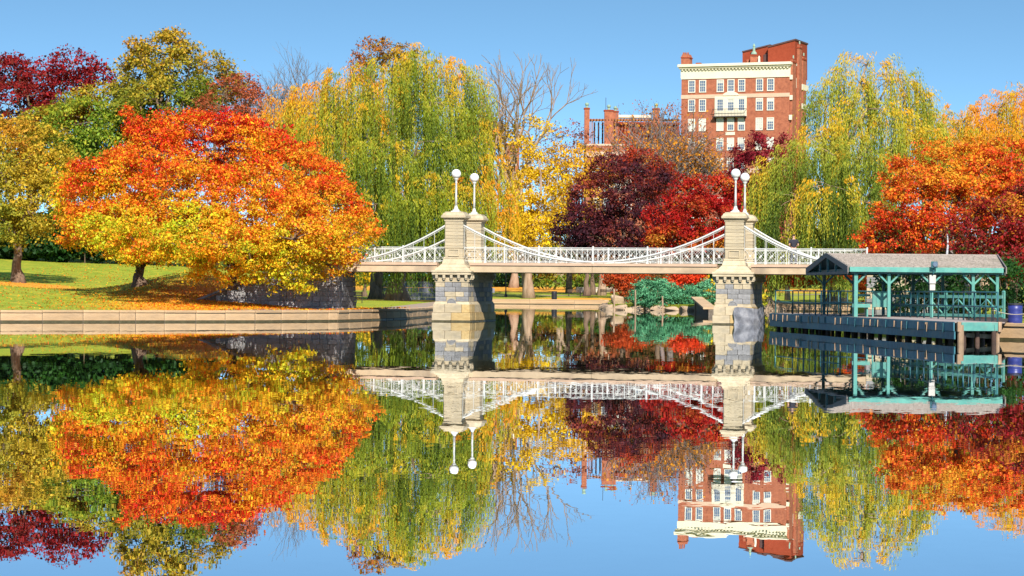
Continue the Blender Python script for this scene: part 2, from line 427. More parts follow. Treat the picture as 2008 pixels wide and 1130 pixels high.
# ------------------------------------------------------------------ stone embankments
def unit_block(name, m, seed=0, jit=0.0, bevel=0.06):
    """a block in the unit cube with chamfered edges"""
    rnd = random.Random(seed)
    a = 0.5; c = 0.5 - bevel
    vs = []; idx = {}
    # 24-vertex chamfered box
    for ax in range(3):
        for s in (-1, 1):
            ring = []
            for (p, q) in ((-1, -1), (1, -1), (1, 1), (-1, 1)):
                v = [0, 0, 0]; v[ax] = s * a; v[(ax + 1) % 3] = p * c; v[(ax + 2) % 3] = q * c
                v = [k + rnd.uniform(-jit, jit) for k in v]
                ring.append(len(vs)); vs.append(tuple(v))
            idx[(ax, s)] = ring
    import bmesh
    bm = bmesh.new()
    for v in vs: bm.verts.new(v)
    bmesh.ops.convex_hull(bm, input=bm.verts)
    bmesh.ops.recalc_face_normals(bm, faces=bm.faces)
    me = bpy.data.meshes.new(name); bm.to_mesh(me); bm.free(); me.materials.append(m)
    return me
BLK = {k: unit_block('stone_block', M[k], i, 0.0, 0.03) for i, k in enumerate(('stone_cream', 'stone_gold', 'stone_grey', 'stone_curb', 'damp', 'stone_old'))}

def curb_wall(line, label, top=0.60, course=(0.50,), length=1.9, thick=0.7, seed=1, setin=0.0, cop=0.12, tiers=1):
    """embankment of squared stones with coping slabs along a shoreline"""
    rnd = random.Random(seed)
    x0, y0 = line[0]
    root = empty('embankment_wall', (x0, y0, 0)); tag(root, label, 'embankment')
    for i in range(len(line) - 1):
        a = Vector((*line[i], 0)); b = Vector((*line[i + 1], 0)); d = b - a; Ln = d.length; u = d.normalized(); nrm = Vector((u.y, -u.x, 0))   # towards the water
        ang = math.atan2(u.y, u.x)
        core = MB(); core.box(0, Ln, -0.06, thick - 0.1, -0.8, top - 0.04)
        core.build('backing', M['mortar'], root, loc=a - Vector((x0, y0, 0)) , rot=(0, 0, ang))
        s = 0.0
        while s < Ln - 0.05:
            l = min(length * rnd.uniform(0.85, 1.2), Ln - s)
            if Ln - s - l < 0.5: l = Ln - s
            mid = a + u * (s + l / 2)
            hw = (top - cop)
            rows = [(-0.6, 0.07, 'damp'), (0.07, hw, 'stone_curb')] if tiers == 1 else [(-0.6, 0.07, 'damp'), (0.07, hw * 0.55, 'stone_curb'), (hw * 0.55, hw, 'stone_curb')]
            for z0, z1, mk in rows:
                off = mid - u.orthogonal() * 0 + nrm * (-0.14 + rnd.uniform(-0.012, 0.012) + (0.02 if mk != 'damp' else 0.035))
                o = link('stone', BLK[mk], root, loc=(off.x - x0, off.y - y0, (z0 + z1) / 2), rot=(0, 0, ang + rnd.uniform(-.002, .002)), scale=(l - 0.03, 0.42, z1 - z0 - 0.012))
            off = mid + nrm * (-thick / 2 + 0.14 + rnd.uniform(-0.01, 0.01))
            link('coping_stone', BLK['stone_curb'], root, loc=(off.x - x0, off.y - y0, top - cop / 2 + rnd.uniform(-.006, .006)), rot=(0, 0, ang), scale=(l - 0.015, thick, cop))
            s += l
    return root

curb_wall(SHORE_L[1:], 'long tan stone curb wall along the lawn bank in front of the orange tree', seed=3, top=0.60)
curb_wall(SHORE_LI[:3], 'shaded stone curb wall running back beneath the bridge beside the willow', seed=4)
curb_wall(SHORE_F, 'straight low curb wall across the water seen between the two bridge piers', seed=5, length=5.0, tiers=2)
lw = empty('landing_ramp', (16.8, 222, 0), math.atan2(-34, -1.5)); tag(lw, 'sloping stone landing wall with tan coping just left of the right bridge pier', 'ramp wall')
_m = MB(); _m.prism([(0, -0.8), (34.0, -0.8), (34.0, 0.42), (0, 1.12)], -0.5, 0.0); _m.build('core', M['mortar'], lw)
for _k in range(17):
    _z = 1.12 - 0.70 * _k / 17; _z2 = 1.12 - 0.70 * (_k + 1) / 17
    _m = MB(); _m.prism([(_k * 2 + .01, _z + .01), (_k * 2 + 1.98, _z2 + .01), (_k * 2 + 1.98, _z2 + .15), (_k * 2 + .01, _z + .15)], -0.9, 0.1); _m.build('coping_stone', M['stone_curb'], lw)
    _m = MB(); _m.box(_k * 2 + .02, _k * 2 + 1.97, 0.003, 0.09, -0.6, _z2 - 0.02); _m.build('stone', M['damp'], lw)
curb_wall(SHORE_FR[1:-1], 'low stone curb below the right willow behind the green dock', seed=7)
curb_wall(SHORE_R[:4], 'stone curb of the right bank beneath the right end of the bridge', seed=9)
curb_wall(SHORE_R[6:], 'tan stone curb at the right edge behind the green dock by the blue barrel', seed=8, top=0.66)

# tan path that rounds the bank under the bridge
def path_strip(name, pts, w, z, m):
    vs = []; fs = []
    for i, p in enumerate(pts):
        p = Vector(p); d = (Vector(pts[min(i+1, len(pts)-1)]) - Vector(pts[max(i-1, 0)])).normalized(); n = Vector((-d.y, d.x))
        for s, ww in ((0, w[0]), (1, w[1])):
            q = p + n * ww
            vs.append((q.x, q.y, H(q.x, q.y) + z))
        if i: fs.append((2*i-2, 2*i, 2*i+1, 2*i-1))
    me = bpy.data.meshes.new(name); me.from_pydata(vs, [], fs); me.update()
    if me.polygons[0].normal.z < 0: me.flip_normals()
    me.materials.append(m); return tag(link(name, me), kind='structure')
M['path'] = mat('tan_path', (0.40, 0.30, 0.22), 0.9, col2=(0.30, 0.22, 0.16), nscale=0.8, bump=0.004, bscale=20, stain=((0.55, 0.28, 0.08), 2.0, 0.5))
def offset_line(line, off, step=2.0):
    out = []
    for i in range(len(line) - 1):
        a, b = Vector(line[i]), Vector(line[i + 1]); n = max(1, int((b - a).length / step))
        for k in range(n): out.append(a + (b - a) * k / n)
    out.append(Vector(line[-1])); res = []
    for i, p in enumerate(out):
        d = (out[min(i+1, len(out)-1)] - out[max(i-1, 0)]).normalized(); res.append(p + Vector((-d.y, d.x)) * off)
    return res
path_strip('path', offset_line([(-13.6, 132), (-9.6, 136.9), (-7.75, 143.6), (-6.3, 151), (-5.1, 165), (-4.6, 200), (-4.0, 245), (-3.2, 290)], 1.5), (-1.0, 1.5), 0.03, M['path'])
path_strip('footpath', offset_line([(-60, 330), (-12, 326), (20, 330), (80, 345)], 0), (-1.5, 1.5), 0.03, M['path'])
path_strip('pavement', offset_line([(19, 240), (28, 240), (38, 237), (60, 235)], 0), (-1.6, 1.6), 0.03, M['path'])

# ------------------------------------------------------------------ the footbridge (local x along the span, local y away from the camera)
BX, BY = WX(893, 140.3), 140.3
B2X, B2Y = WX(1441, 137.2), 137.2
BANG = math.atan2(B2Y - BY, B2X - BX); SPAN = math.hypot(B2X - BX, B2Y - BY)
BW = 4.8                                     # distance between the near and the far row
bridge = empty('footbridge', (BX, BY, 0), BANG)
tag(bridge, 'cream stone and white iron footbridge spanning the lagoon between two tall piers', 'bridge')
ZD, ZB = 3.30, 2.76                          # deck top, beam underside

def build_pier(x, seed):
    rnd = random.Random(seed)
    core = MB()
    core.box(x-1.02, x+1.02, -0.98, BW+0.98, -0.9, 0.90)
    core.box(x-0.88, x+0.88, -0.84, BW+0.84, 0.88, 2.25)
    pier = core.build('pier', M['mortar'], bridge)
    def course(z0, z1, hx, hy0, hy1, lx, ly, palette, chamfer=0.0, depth=0.30):
        """a ring of blocks"""
        def run(a, b, step):
            out = []; s = a
            while s < b - 0.02:
                l = step * rnd.uniform(0.75, 1.3)
                if b - s - l < step * 0.5: l = b - s
                out.append((s, s + l)); s += l
            return out
        g = 0.012
        for y, sg in ((hy0, -1), (hy1, 1)):
            for a, b in run(x - hx, x + hx, lx):
                p = rnd.uniform(-.01, .012)
                link('stone', BLK[rnd.choice(palette)], pier, ((a+b)/2, y - sg * (depth/2 - p) , (z0+z1)/2), None, (b-a-2*g, depth, z1-z0-g))
        for xx, sg in ((x - hx, -1), (x + hx, 1)):
            for a, b in run(hy0 + depth, hy1 - depth, ly):
                p = rnd.uniform(-.01, .012)
                link('stone', BLK[rnd.choice(palette)], pier, (xx - sg * (depth/2 - p), (a+b)/2, (z0+z1)/2), None, (depth, b-a-2*g, z1-z0-g))
    # footing: dark tide line, two heavy golden courses, the upper one set back
    course(-0.60, 0.06, 1.12, -1.08, BW+1.08, 1.1, 1.3, ['damp'])
    course(0.06, 0.50, 1.11, -1.07, BW+1.07, 0.95, 1.3, ['stone_gold', 'stone_gold', 'stone_cream'])
    course(0.50, 0.96, 1.06, -1.02, BW+1.02, 0.75, 1.1, ['stone_cream', 'stone_cream', 'stone_gold'])
    m = MB(); m.frustum(x, BW/2, 0.95, 1.12, 1.05, BW/2+1.01, 0.95, BW/2+0.90); m.build('weathering', M['stone_cream'], pier, bevel=0.015)
    pal = [['stone_grey','stone_cream'], ['stone_grey','stone_grey','stone_cream'], ['stone_grey','stone_grey'], ['stone_grey','stone_cream','stone_cream']]
    z = 1.12
    for k in range(4):
        course(z, z + 0.27, 0.95, -0.91, BW+0.91, 0.52, 0.6, pal[k], depth=0.25); z += 0.27
    m = MB()
    for sg, yy in ((-1, -0.93), (1, BW+0.93)): m.lathe(0, 0, [(0.20, -0.02), (0.24, 0.02), (0.24, 0.05), (0.19, 0.07)], 18)
    # round medallion low on the front
    md = MB(); md.lathe(0, 0, [(0.26, -0.03), (0.26, 0.03), (0.21, 0.05), (0.19, 0.03), (0.0, 0.035)], 20)
    md.build('medallion', M['stone_grey'], pier, loc=(x, -0.93, 1.04), rot=(R(90), 0, 0))
    # architrave with brackets, cornice slab
    m = MB(); m.box(x-0.98, x+0.98, -0.94, BW+0.94, 2.20, 2.32); m.box(x-0.93, x+0.93, -0.89, BW+0.89, 2.32, 2.60); m.build('frieze', M['stone_cream'], pier, bevel=0.01)
    br = MB(); br.box(-0.07, 0.07, -0.12, 0.12, -0.09, 0.10); br.box(-0.055, 0.055, -0.08, 0.12, -0.16, -0.09); brm = br.mesh('bracket', M['stone_cream'])
    for k in range(5):
        for y, r in ((-0.98, 0), (BW+0.98, R(180))): link('bracket', brm, pier, (x - 0.84 + k * 0.42, y, 2.50), (0, 0, r))
    for k in range(14):
        for xx, r in ((x - 1.02, R(-90)), (x + 1.02, R(90))): link('bracket', brm, pier, (xx, -0.75 + k * (BW + 1.5) / 13, 2.50), (0, 0, r))
    m = MB(); m.box(x-1.12, x+1.12, -1.10, BW+1.10, 2.60, 2.74); m.box(x-1.16, x+1.16, -1.14, BW+1.14, 2.74, 2.86); m.build('cornice', M['stone_cream'], pier, bevel=0.02)
    for y, nm in ((0, 'near'), (BW, 'far')):
        t = MB()
        t.frustum(x, y, 2.86, 3.02, 1.02, 0.98, 0.90, 0.88); t.frustum(x, y, 3.02, 3.20, 0.86, 0.84, 0.68, 0.68); t.frustum(x, y, 3.20, 3.50, 0.66, 0.66, 0.57, 0.57)
        t.box(x-0.58, x+0.58, y-0.58, y+0.58, 3.50, 3.60)
        tower = t.build('tower', M['stone_cream'], bridge, bevel=0.02)
        t = MB(); t.box(x-0.47, x+0.47, y-0.47, y+0.47, 3.60, 5.62); t.build('core', M['stone_cream'], tower)
        # sunk panel low on each face, then smooth courses
        zc = 3.60
        hs = [0.50, 0.14] + [0.195] * 6 + [0.21]
        for i, hh in enumerate(hs):
            hw = 0.515 if i != 1 else 0.54
            link('stone', BLK['stone_cream'], tower, (x, y, zc + hh/2), None, (2*hw + rnd.uniform(-.006,.006), 2*hw + rnd.uniform(-.006,.006), hh - 0.008)); zc += hh
        for sx, sy, rz in ((0,-1,0),(1,0,R(90)),(0,1,R(180)),(-1,0,R(-90))):
            fr = MB()
            for a in ((-0.30,0.30,-0.20,-0.16),(-0.30,0.30,0.16,0.20),(-0.30,-0.26,-0.16,0.16),(0.26,0.30,-0.16,0.16)): fr.box(a[0], a[1], -0.03, 0.03, a[2], a[3])
            fr.build('panel_frame', M['stone_cream'], tower, loc=(x + sx*0.53, y + sy*0.53, 3.85), rot=(0, 0, rz))
        c = MB()
        c.box(x-0.55, x+0.55, y-0.55, y+0.55, 5.62, 5.70); c.frustum(x, y, 5.70, 5.80, 0.56, 0.56, 0.66, 0.66); c.box(x-0.70, x+0.70, y-0.70, y+0.70, 5.80, 5.93)
        c.frustum(x, y, 5.93, 6.08, 0.66, 0.66, 0.58, 0.58); c.box(x-0.52, x+0.52, y-0.52, y+0.52, 6.08, 6.14)
        c.build('capital', M['stone_cream'], tower, bevel=0.01)
    return pier
build_pier(0, 11); build_pier(SPAN, 12)

# deck beams with a projecting lip, floor and soffit
SIDE = 6.6
for a, b in ((-SIDE, -0.93), (0.93, SPAN - 0.93), (SPAN + 0.93, SPAN + SIDE + 0.6)):
    n = 1 if b - a < 8 else 2
    for y, sg in ((-0.42, -1), (BW + 0.42, 1)):
        for k in range(n):
            a2, b2 = a + (b - a) * k / n, a + (b - a) * (k + 1) / n
            m = MB(); m.box(a2 + .006, b2 - .006, y - 0.13, y + 0.13, ZB, ZD - 0.16); m.build('beam', M['deck_stone'], bridge, bevel=0.012)
            m = MB(); m.box(a2 + .004, b2 - .004, y - 0.20, y + 0.20, ZD - 0.16, ZD); m.build('beam_lip', M['deck_lip'], bridge, bevel=0.01)
    m = MB(); m.box(a, b, -0.21, BW + 0.21, ZB + 0.12, ZD - 0.05); m.build('deck', M['deck_stone'], bridge)
    for k in range(int((b - a) / 1.2)):
        m = MB(); m.box(a + 0.5 + k * 1.2, a + 0.68 + k * 1.2, -0.28, BW + 0.28, ZB - 0.02, ZB + 0.12); m.build('cross_beam', M['deck_stone'], bridge)

# iron railing: lattice panel, 0.6 m wide
PW = 0.60
def lattice():
    m = MB(); z0, z1 = 0.10, 0.80; zc = (z0 + z1) / 2; w = PW
    m.bar((0, 0, z0), (w, 0, z1), 0.013, 0.012); m.bar((0, 0.003, z1), (w, 0.003, z0), 0.013, 0.012)
    for f in (0.5,):
        m.bar((0, 0.006, zc), (w/2, 0.006, z1), 0.008); m.bar((w/2, 0.006, z1), (w, 0.006, zc), 0.008)
        m.bar((0, 0.006, zc), (w/2, 0.006, z0), 0.008); m.bar((w/2, 0.006, z0), (w, 0.006, zc), 0.008)
    m.bar((w/2, -0.006, z0), (w/2, -0.006, z1), 0.009)
    # disc in the middle
    n = 10; vs = [(w/2 + 0.055*math.cos(2*math.pi*k/n), yy, zc + 0.055*math.sin(2*math.pi*k/n)) for yy in (-0.02, 0.02) for k in range(n)]
    m.add(vs, [tuple(range(n)), tuple(range(2*n-1, n-1, -1))] + [(k, k+n, (k+1) % n + n, (k+1) % n) for k in range(n)])
    return m.mesh('lattice_panel', M['white_iron'])
LAT = lattice()
pm = MB(); pm.box(-0.016, 0.016, -0.016, 0.016, 0, 0.86); POST = pm.mesh('baluster', M['white_iron'])
pm = MB(); pm.box(-0.042, 0.042, -0.042, 0.042, 0, 0.88); pm.box(-0.07, 0.07, -0.07, 0.07, 0, 0.06); pm.lathe(0, 0, [(0.05, 0.88), (0.06, 0.91), (0.03, 0.95)], 8); TPOST = pm.mesh('railing_post', M['white_iron'])
def cable_z(s, x0, x1, ztop, zlow):
    """parabola: s in 0..1 from the low end to the pier"""
    return zlow + (ztop - zlow) * s * s
def railing(a, b, y, low_at, cz):
    L = b - a; n = max(1, round(L / PW)); w = L / n
    for zz, r in ((0.855, 0.018), (0.80, 0.008), (0.10, 0.014)):
        m = MB(); m.bar((a, y, ZD + zz), (b, y, ZD + zz), r * 2); m.build('rail', M['white_iron'], bridge)
    for k in range(n):
        link('lattice_panel', LAT, bridge, (a + k * w, y, ZD), None, (w / PW, 1, 1))
    for k in range(n + 1):
        x = a + k * w; big = (k % 5 == (2 if low_at == 'mid' else 1))
        link('railing_post' if big else 'baluster', TPOST if big else POST, bridge, (x, y, ZD))
        zc = cz(x)
        if zc > ZD + 0.9:
            h = MB(); h.tube([(0, 0, 0.86), (0, 0, zc - ZD)], 0.013, 6); h.build('hanger', M['white_iron'], bridge, loc=(x, y - 0.04, ZD))
ZT = 5.36
for y in (-0.28, BW + 0.28):
    yc = y - 0.04
    mid = SPAN / 2
    cm = lambda x: 3.37 + (ZT - 3.37) * ((x - mid) / (mid - 0.55)) ** 2
    cl = lambda x: 3.37 + (ZT - 3.37) * max(0, (x + 6.3) / (6.3 - 0.55)) ** 1.75
    cr = lambda x: 3.37 + (ZT - 3.37) * max(0, (SPAN + 6.1 - x) / (6.1 - 0.55)) ** 1.75
    railing(0.55, SPAN - 0.55, y, 'mid', cm)
    railing(-SIDE, -0.55, y, 'left', cl)
    railing(SPAN + 0.55, SPAN + SIDE + 0.6, y, 'right', cr)
    for f, a, b in ((cm, 0.5, SPAN - 0.5), (cl, -6.3, -0.5), (cr, SPAN + 0.5, SPAN + 6.1)):
        m = MB(); m.tube([(a + (b - a) * k / 26, yc, f(a + (b - a) * k / 26)) for k in range(27)], 0.052, 8); m.build('cable', M['white_iron'], bridge, smooth_=True)
        m = MB(); m.tube([(a + (b - a) * k / 26, yc, f(a + (b - a) * k / 26) - 0.10) for k in range(27)], 0.012, 6); m.build('stay_rod', M['white_iron'], bridge)

# lamp posts on the towers
def lamp(x, y, label):
    o = Vector((x, y, 6.14)); p = bridge_M @ o
    t = empty('lamp_post', p, BANG); tag(t, label, 'street lamp', 'white globe lamps on the bridge piers')
    m = MB(); m.box(-0.24, 0.24, -0.24, 0.24, 0, 0.06); m.lathe(0, 0, [(0.21, 0.06), (0.20, 0.12), (0.13, 0.16), (0.11, 0.24), (0.085, 0.30), (0.075, 0.36)], 14); m.build('base', M['white_iron'], t)
    m = MB(); m.lathe(0, 0, [(0.070, 0.36), (0.060, 0.9), (0.052, 1.62), (0.07, 1.66), (0.05, 1.70), (0.06, 1.76), (0.12, 1.84), (0.13, 1.88), (0.10, 1.90)], 14); m.build('pole', M['white_iron'], t, smooth_=True)
    m = MB(); n = 12; m.lathe(0, 0, [(0.265 * math.sin(math.pi * k / n) + 0.001, 2.14 - 0.265 * math.cos(math.pi * k / n)) for k in range(n + 1)], 20); m.build('globe', M['globe'], t, smooth_=True)
bridge_M = Matrix.Translation((BX, BY, 0)) @ Matrix.Rotation(BANG, 4, 'Z')
lamp(0, 0, 'white globe lamp on the near tower of the left pier, taller of that pair')
lamp(0, BW, 'white globe lamp on the far tower of the left pier, behind the taller one')
lamp(SPAN, 0, 'white globe lamp on the near tower of the right pier, above the wrapped base')
lamp(SPAN, BW, 'white globe lamp on the far tower of the right pier, beside the maroon tree')

# left abutment: battered coursed wall under the end of the deck, with a raking wing wall
ab = empty('stone_abutment', bridge_M @ Vector((-SIDE, 0, 0.5)), BANG); tag(ab, 'grey stone block abutment holding the left end of the bridge under the orange leaves', 'bridge abutment')
m = MB(); m.box(-3.6, -0.02, -0.35, 2.6, -0.2, 2.25); m.box(-3.6, -1.6, 2.6, BW + 0.35, -0.2, 2.25); m.build('core', M['mortar'], ab)
rnd = random.Random(4)
for k in range(8):
    z0 = 0.0 + k * 0.285
    s = -3.6
    while s < 0.02:
        l = min(rnd.uniform(0.35, 0.62), 0.04 - s)
        if l > 0.08: link('stone', BLK['stone_grey' if rnd.random() < .3 else 'stone_old'], ab, (s + l/2, -0.36 - 0.10 * (7 - k) / 7 + rnd.uniform(-.015, .015), z0 + 0.14), None, (l - 0.02, 0.34, 0.27))
        s += l
    s = -0.3
    while s < 2.55:
        l = min(rnd.uniform(0.45, 0.8), 2.6 - s)
        if l > 0.08: link('stone', BLK['stone_grey'], ab, (-0.07 + 0.08 * (7 - k) / 7, s + l/2, z0 + 0.14), None, (0.34, l - 0.02, 0.27))
        s += l
m = MB(); m.box(-3.9, -0.02, -0.66, BW + 0.66, 2.252, 2.50); m.box(-3.9, -0.22, -0.2, BW + .2, 2.50, 3.27 - 0.5); m.build('coping', M['stone_cream'], ab, bevel=0.02)
# wing wall raking down to the lawn
wing = MB(); wing.prism([(0, 0), (0, 2.5), (-4.6, 0.45), (-5.2, 0)], -0.22, 0.22); wo = wing.build('wing_wall', M['mortar'], ab, loc=(-3.55, -0.35, 0), rot=(0, 0, R(16)))
wc = MB(); wc.prism([(0.1, 2.50), (0.1, 2.64), (-4.75, 0.60), (-4.75, 0.44)], -0.30, 0.30); wc.build('coping', M['stone_old'], wo, bevel=0.01)
for k in range(8):
    z0 = k * 0.285; smax = 5.2 - max(0, (z0 + 0.2) - 0.0) * 2.1
    s = 0
    while s < smax - 0.1:
        l = min(rnd.uniform(0.4, 0.7), smax - s)
        if l > 0.1: link('stone', BLK['stone_grey' if rnd.random() < .3 else 'stone_old'], wo, (-s - l/2, -0.25, z0 + 0.14), None, (l - 0.02, 0.16, 0.27))
        s += l
# right abutment, hidden for the most part behind the dock roof
ar = empty('stone_abutment', bridge_M @ Vector((SPAN + SIDE + 0.6, 0, 0)), BANG); tag(ar, 'stone abutment at the right end of the bridge behind the dock roof', 'bridge abutment')
m = MB(); m.box(0.0, 6.0, -0.35, BW + 0.35, -0.6, 3.26); m.build('core', M['stone_grey'], ar)
for k in range(11):
    s = 0
    while s < 5.9:
        l = min(rnd.uniform(0.45, 0.8), 6.0 - s); link('stone', BLK['stone_grey' if rnd.random() < .6 else 'stone_cream'], ar, (s + l/2, -0.38, k * 0.295 + 0.14), None, (l - 0.02, 0.16, 0.28)); s += l

# grey plastic sheet tied round the right pier's footing
def tarp():
    n, mz = 56, 14; V = []; F = []
    prof = [(0.10, -1.20), (0.60, -1.24), (1.20, -1.22), (1.32, -1.0), (1.34, 0.2), (1.30, 1.6), (1.26, 2.4)]
    P = []
    seg = [0]
    for i in range(1, len(prof)): seg.append(seg[-1] + math.dist(prof[i], prof[i-1]))
    rs = np.random.RandomState(3); ph = rs.uniform(0, 6.28, 12)
    for j in range(mz + 1):
        v = j / mz
        for i in range(n + 1):
            t = i / n * seg[-1]; k = max(q for q in range(len(seg)) if seg[q] <= t + 1e-9); k = min(k, len(prof) - 2)
            f = (t - seg[k]) / (seg[k+1] - seg[k]); x = prof[k][0] + (prof[k+1][0] - prof[k][0]) * f; y = prof[k][1] + (prof[k+1][1] - prof[k][1]) * f
            q1 = (t * 1.3 + v * 0.5 + 0.2) % 1.0; fold = 0.12 * abs(q1 - 0.5) + 0.05 * abs(((t * 2.1 - v * 1.3) % 1.0) - 0.5) + 0.02 * math.sin(v * 9 + t * 3 + ph[2])
            nx, ny = (0, -1) if x < 1.25 and y < -1.1 else (1, 0)
            top = 0.93 + 0.05 * math.sin(t * 2.2 + 1) - 0.10 * max(0, (0.1 - f) if k == 0 else 0)
            z = -0.03 + (top) * v
            x += nx * (fold + 0.04 - 0.03 * v ** 3); y += ny * (fold + 0.04 - 0.03 * v ** 3)
            x += 0.03 * math.sin(v * 7 + t * 4)
            V.append((x, y, z))
    for j in range(mz):
        for i in range(n): F.append((j*(n+1)+i, j*(n+1)+i+1, (j+1)*(n+1)+i+1, (j+1)*(n+1)+i))
    m = MB(); m.add(V, F); M['tarp'] = mat('grey_plastic_sheet', (0.25, 0.25, 0.27), 0.5, col2=(0.15, 0.15, 0.17), nscale=3, bump=0.05, bscale=4, spec=0.35)
    o = m.build('tarpaulin', M['tarp'], None, smooth_=False); o.location = bridge_M @ Vector((SPAN, 0, 0)); o.rotation_euler = (0, 0, BANG)
    sm = o.modifiers.new('thick', 'SOLIDIFY'); sm.thickness = 0.012
    tag(o, 'crumpled grey plastic sheet wrapped round the foot of the right pier', 'tarpaulin')
tarp()

# ------------------------------------------------------------------ brick apartment house on the skyline
def brick_material(name, c1, c2, mort, sc_=1.0):
    m = bpy.data.materials.new(name); m.use_nodes = True
    t = m.node_tree; t.nodes.clear(); N = t.nodes.new; L = t.links.new
    out = N('ShaderNodeOutputMaterial'); b = N('ShaderNodeBsdfPrincipled'); L(b.outputs[0], out.inputs[0]); b.inputs['Roughness'].default_value = 0.9; b.inputs['Specular IOR Level'].default_value = 0.15
    tc = N('ShaderNodeTexCoord'); nz = N('ShaderNodeTexNoise'); nz.inputs['Scale'].default_value = 1.3; nz.inputs['Detail'].default_value = 8; nz.inputs['Roughness'].default_value = 0.8; L(tc.outputs['Object'], nz.inputs['Vector'])
    r = N('ShaderNodeValToRGB'); r.color_ramp.elements[0].position = 0.35; r.color_ramp.elements[1].position = 0.65; r.color_ramp.elements[0].color = (*c1, 1); r.color_ramp.elements[1].color = (*c2, 1); L(nz.outputs['Fac'], r.inputs[0])
    w = N('ShaderNodeTexWave'); w.wave_type = 'BANDS'; w.bands_direction = 'Z'; w.inputs['Scale'].default_value = 1.6; w.inputs['Distortion'].default_value = 0.6; w.inputs['Detail'].default_value = 2; L(tc.outputs['Object'], w.inputs['Vector'])
    mr = N('ShaderNodeMapRange'); mr.inputs[3].default_value = 0.0; mr.inputs[4].default_value = 0.16; L(w.outputs['Fac'], mr.inputs[0])
    mx = N('ShaderNodeMix'); mx.data_type = 'RGBA'; L(mr.outputs[0], mx.inputs[0]); L(r.outputs[0], mx.inputs[6]); mx.inputs[7].default_value = (*mort, 1)
    L(mx.outputs[2], b.inputs['Base Color']); return m
M['brick'] = brick_material('red_brick', (0.22, 0.060, 0.034), (0.46, 0.150, 0.078), (0.50, 0.27, 0.18))
M['brick_dark'] = brick_material('dark_red_brick', (0.22, 0.035, 0.015), (0.30, 0.055, 0.025), (0.30, 0.10, 0.05))
M['trim'] = mat('cream_trim', (0.74, 0.66, 0.50), 0.8, noise=0.12, nscale=0.6)
M['trim_pink'] = mat('buff_band', (0.62, 0.42, 0.30), 0.85, noise=0.12, nscale=0.6)
M['win_frame'] = mat('cream_window_frame', (0.72, 0.68, 0.58), 0.6, noise=0.08, nscale=1)
M['blind'] = mat('pale_window_blind', (0.60, 0.58, 0.52), 0.8, noise=0.1, nscale=1, rnd=0.2)
M['iron'] = mat('dark_iron', (0.05, 0.04, 0.04), 0.6, noise=0.2, nscale=4)
M['copper'] = mat('green_copper', (0.30, 0.42, 0.32), 0.7, noise=0.3, nscale=4)
M['roof_dark'] = mat('dark_roof_edge', (0.10, 0.05, 0.045), 0.8, noise=0.2, nscale=1)
gm = bpy.data.materials.new('window_glass'); gm.use_nodes = True
_b = gm.node_tree.nodes['Principled BSDF']; _b.inputs['Base Color'].default_value = (0.10, 0.13, 0.19, 1); _b.inputs['Roughness'].default_value = 0.08; _b.inputs['Specular IOR Level'].default_value = 0.9
M['glass'] = gm

C0 = W(1333, 590, 484); C1 = W(1545, 590, 476)
FU = Vector((C1.x - C0.x, C1.y - C0.y, 0)); FWD = FU.length; FU.normalize()
apt = empty('apartment_building', (C0.x, C0.y, 0), math.atan2(FU.y, FU.x))
tag(apt, 'tall red brick apartment building with cream cornice and many windows above the trees', 'building')
FN = Vector((-FU.y, FU.x, 0))          # into the building
def LF(px, py, depth=0.0):
    """line of sight hits the front plane (pushed back by depth): local x and z"""
    r = Vector(ray(px, py)); o = Vector((0, 0, CAMZ)); p0 = Vector((C0.x, C0.y, 0)) + FN * depth
    t = (p0 - o).dot(FN) / r.dot(FN); q = o + r * t
    return (q - p0).dot(FU), q.z
def LS(px, py):
    """line of sight hits the right side plane: local y and z"""
    r = Vector(ray(px, py)); o = Vector((0, 0, CAMZ)); p0 = Vector((C1.x, C1.y, 0))
    t = (p0 - o).dot(FU) / r.dot(FU); q = o + r * t
    return (q - p0).dot(FN), q.z
TOP = LF(1440, 151)[1]
SD = LS(1581, 200)[0]
m = MB(); m.box(0, FWD, 0, SD, 0, TOP); m.build('wall', M['brick'], apt)
# cornice: frieze, dentil course, crown
zt = LF(1440, 124.5)[1]; zf = LF(1440, 136.5)[1]
m = MB(); m.box(-0.12, FWD + 0.12, -0.14, 3.4, TOP, zf + 0.28); m.build('frieze', M['trim'], apt)
m = MB(); m.box(-0.4, FWD + 0.25, -0.6, 3.6, zf + 0.28, zf + 0.62); m.box(-0.6, FWD + 0.45, -0.9, 3.7, zf + 0.62, zt - 0.003); m.build('cornice', M['trim'], apt, bevel=0.06)
dm = MB(); dm.box(-0.15, 0.15, -0.42, -0.1, 0.0, 0.28); dm = dm.mesh('dentil', M['trim'])
for k in range(32): link('dentil', dm, apt, (0.3 + k * (FWD - 0.6) / 31, -0.04, zf + 0.01))
m = MB(); m.box(0.2, FWD - 0.2, 0.2, SD - 0.2, TOP, TOP + 0.3); m.build('roof', M['roof_dark'], apt)
# belt courses
for y0, y1, mt, dd in ((184.5, 192, 'trim_pink', 0.10), (150.8, 153.5, 'trim', 0.16), (331, 340, 'trim_pink', 0.10)):
    z1 = LF(1440, y0)[1]; z0 = LF(1440, y1)[1]
    m = MB(); m.box(-0.05, FWD + 0.05, -dd, 0.004, z0, z1); m.build('belt_course', M[mt], apt)

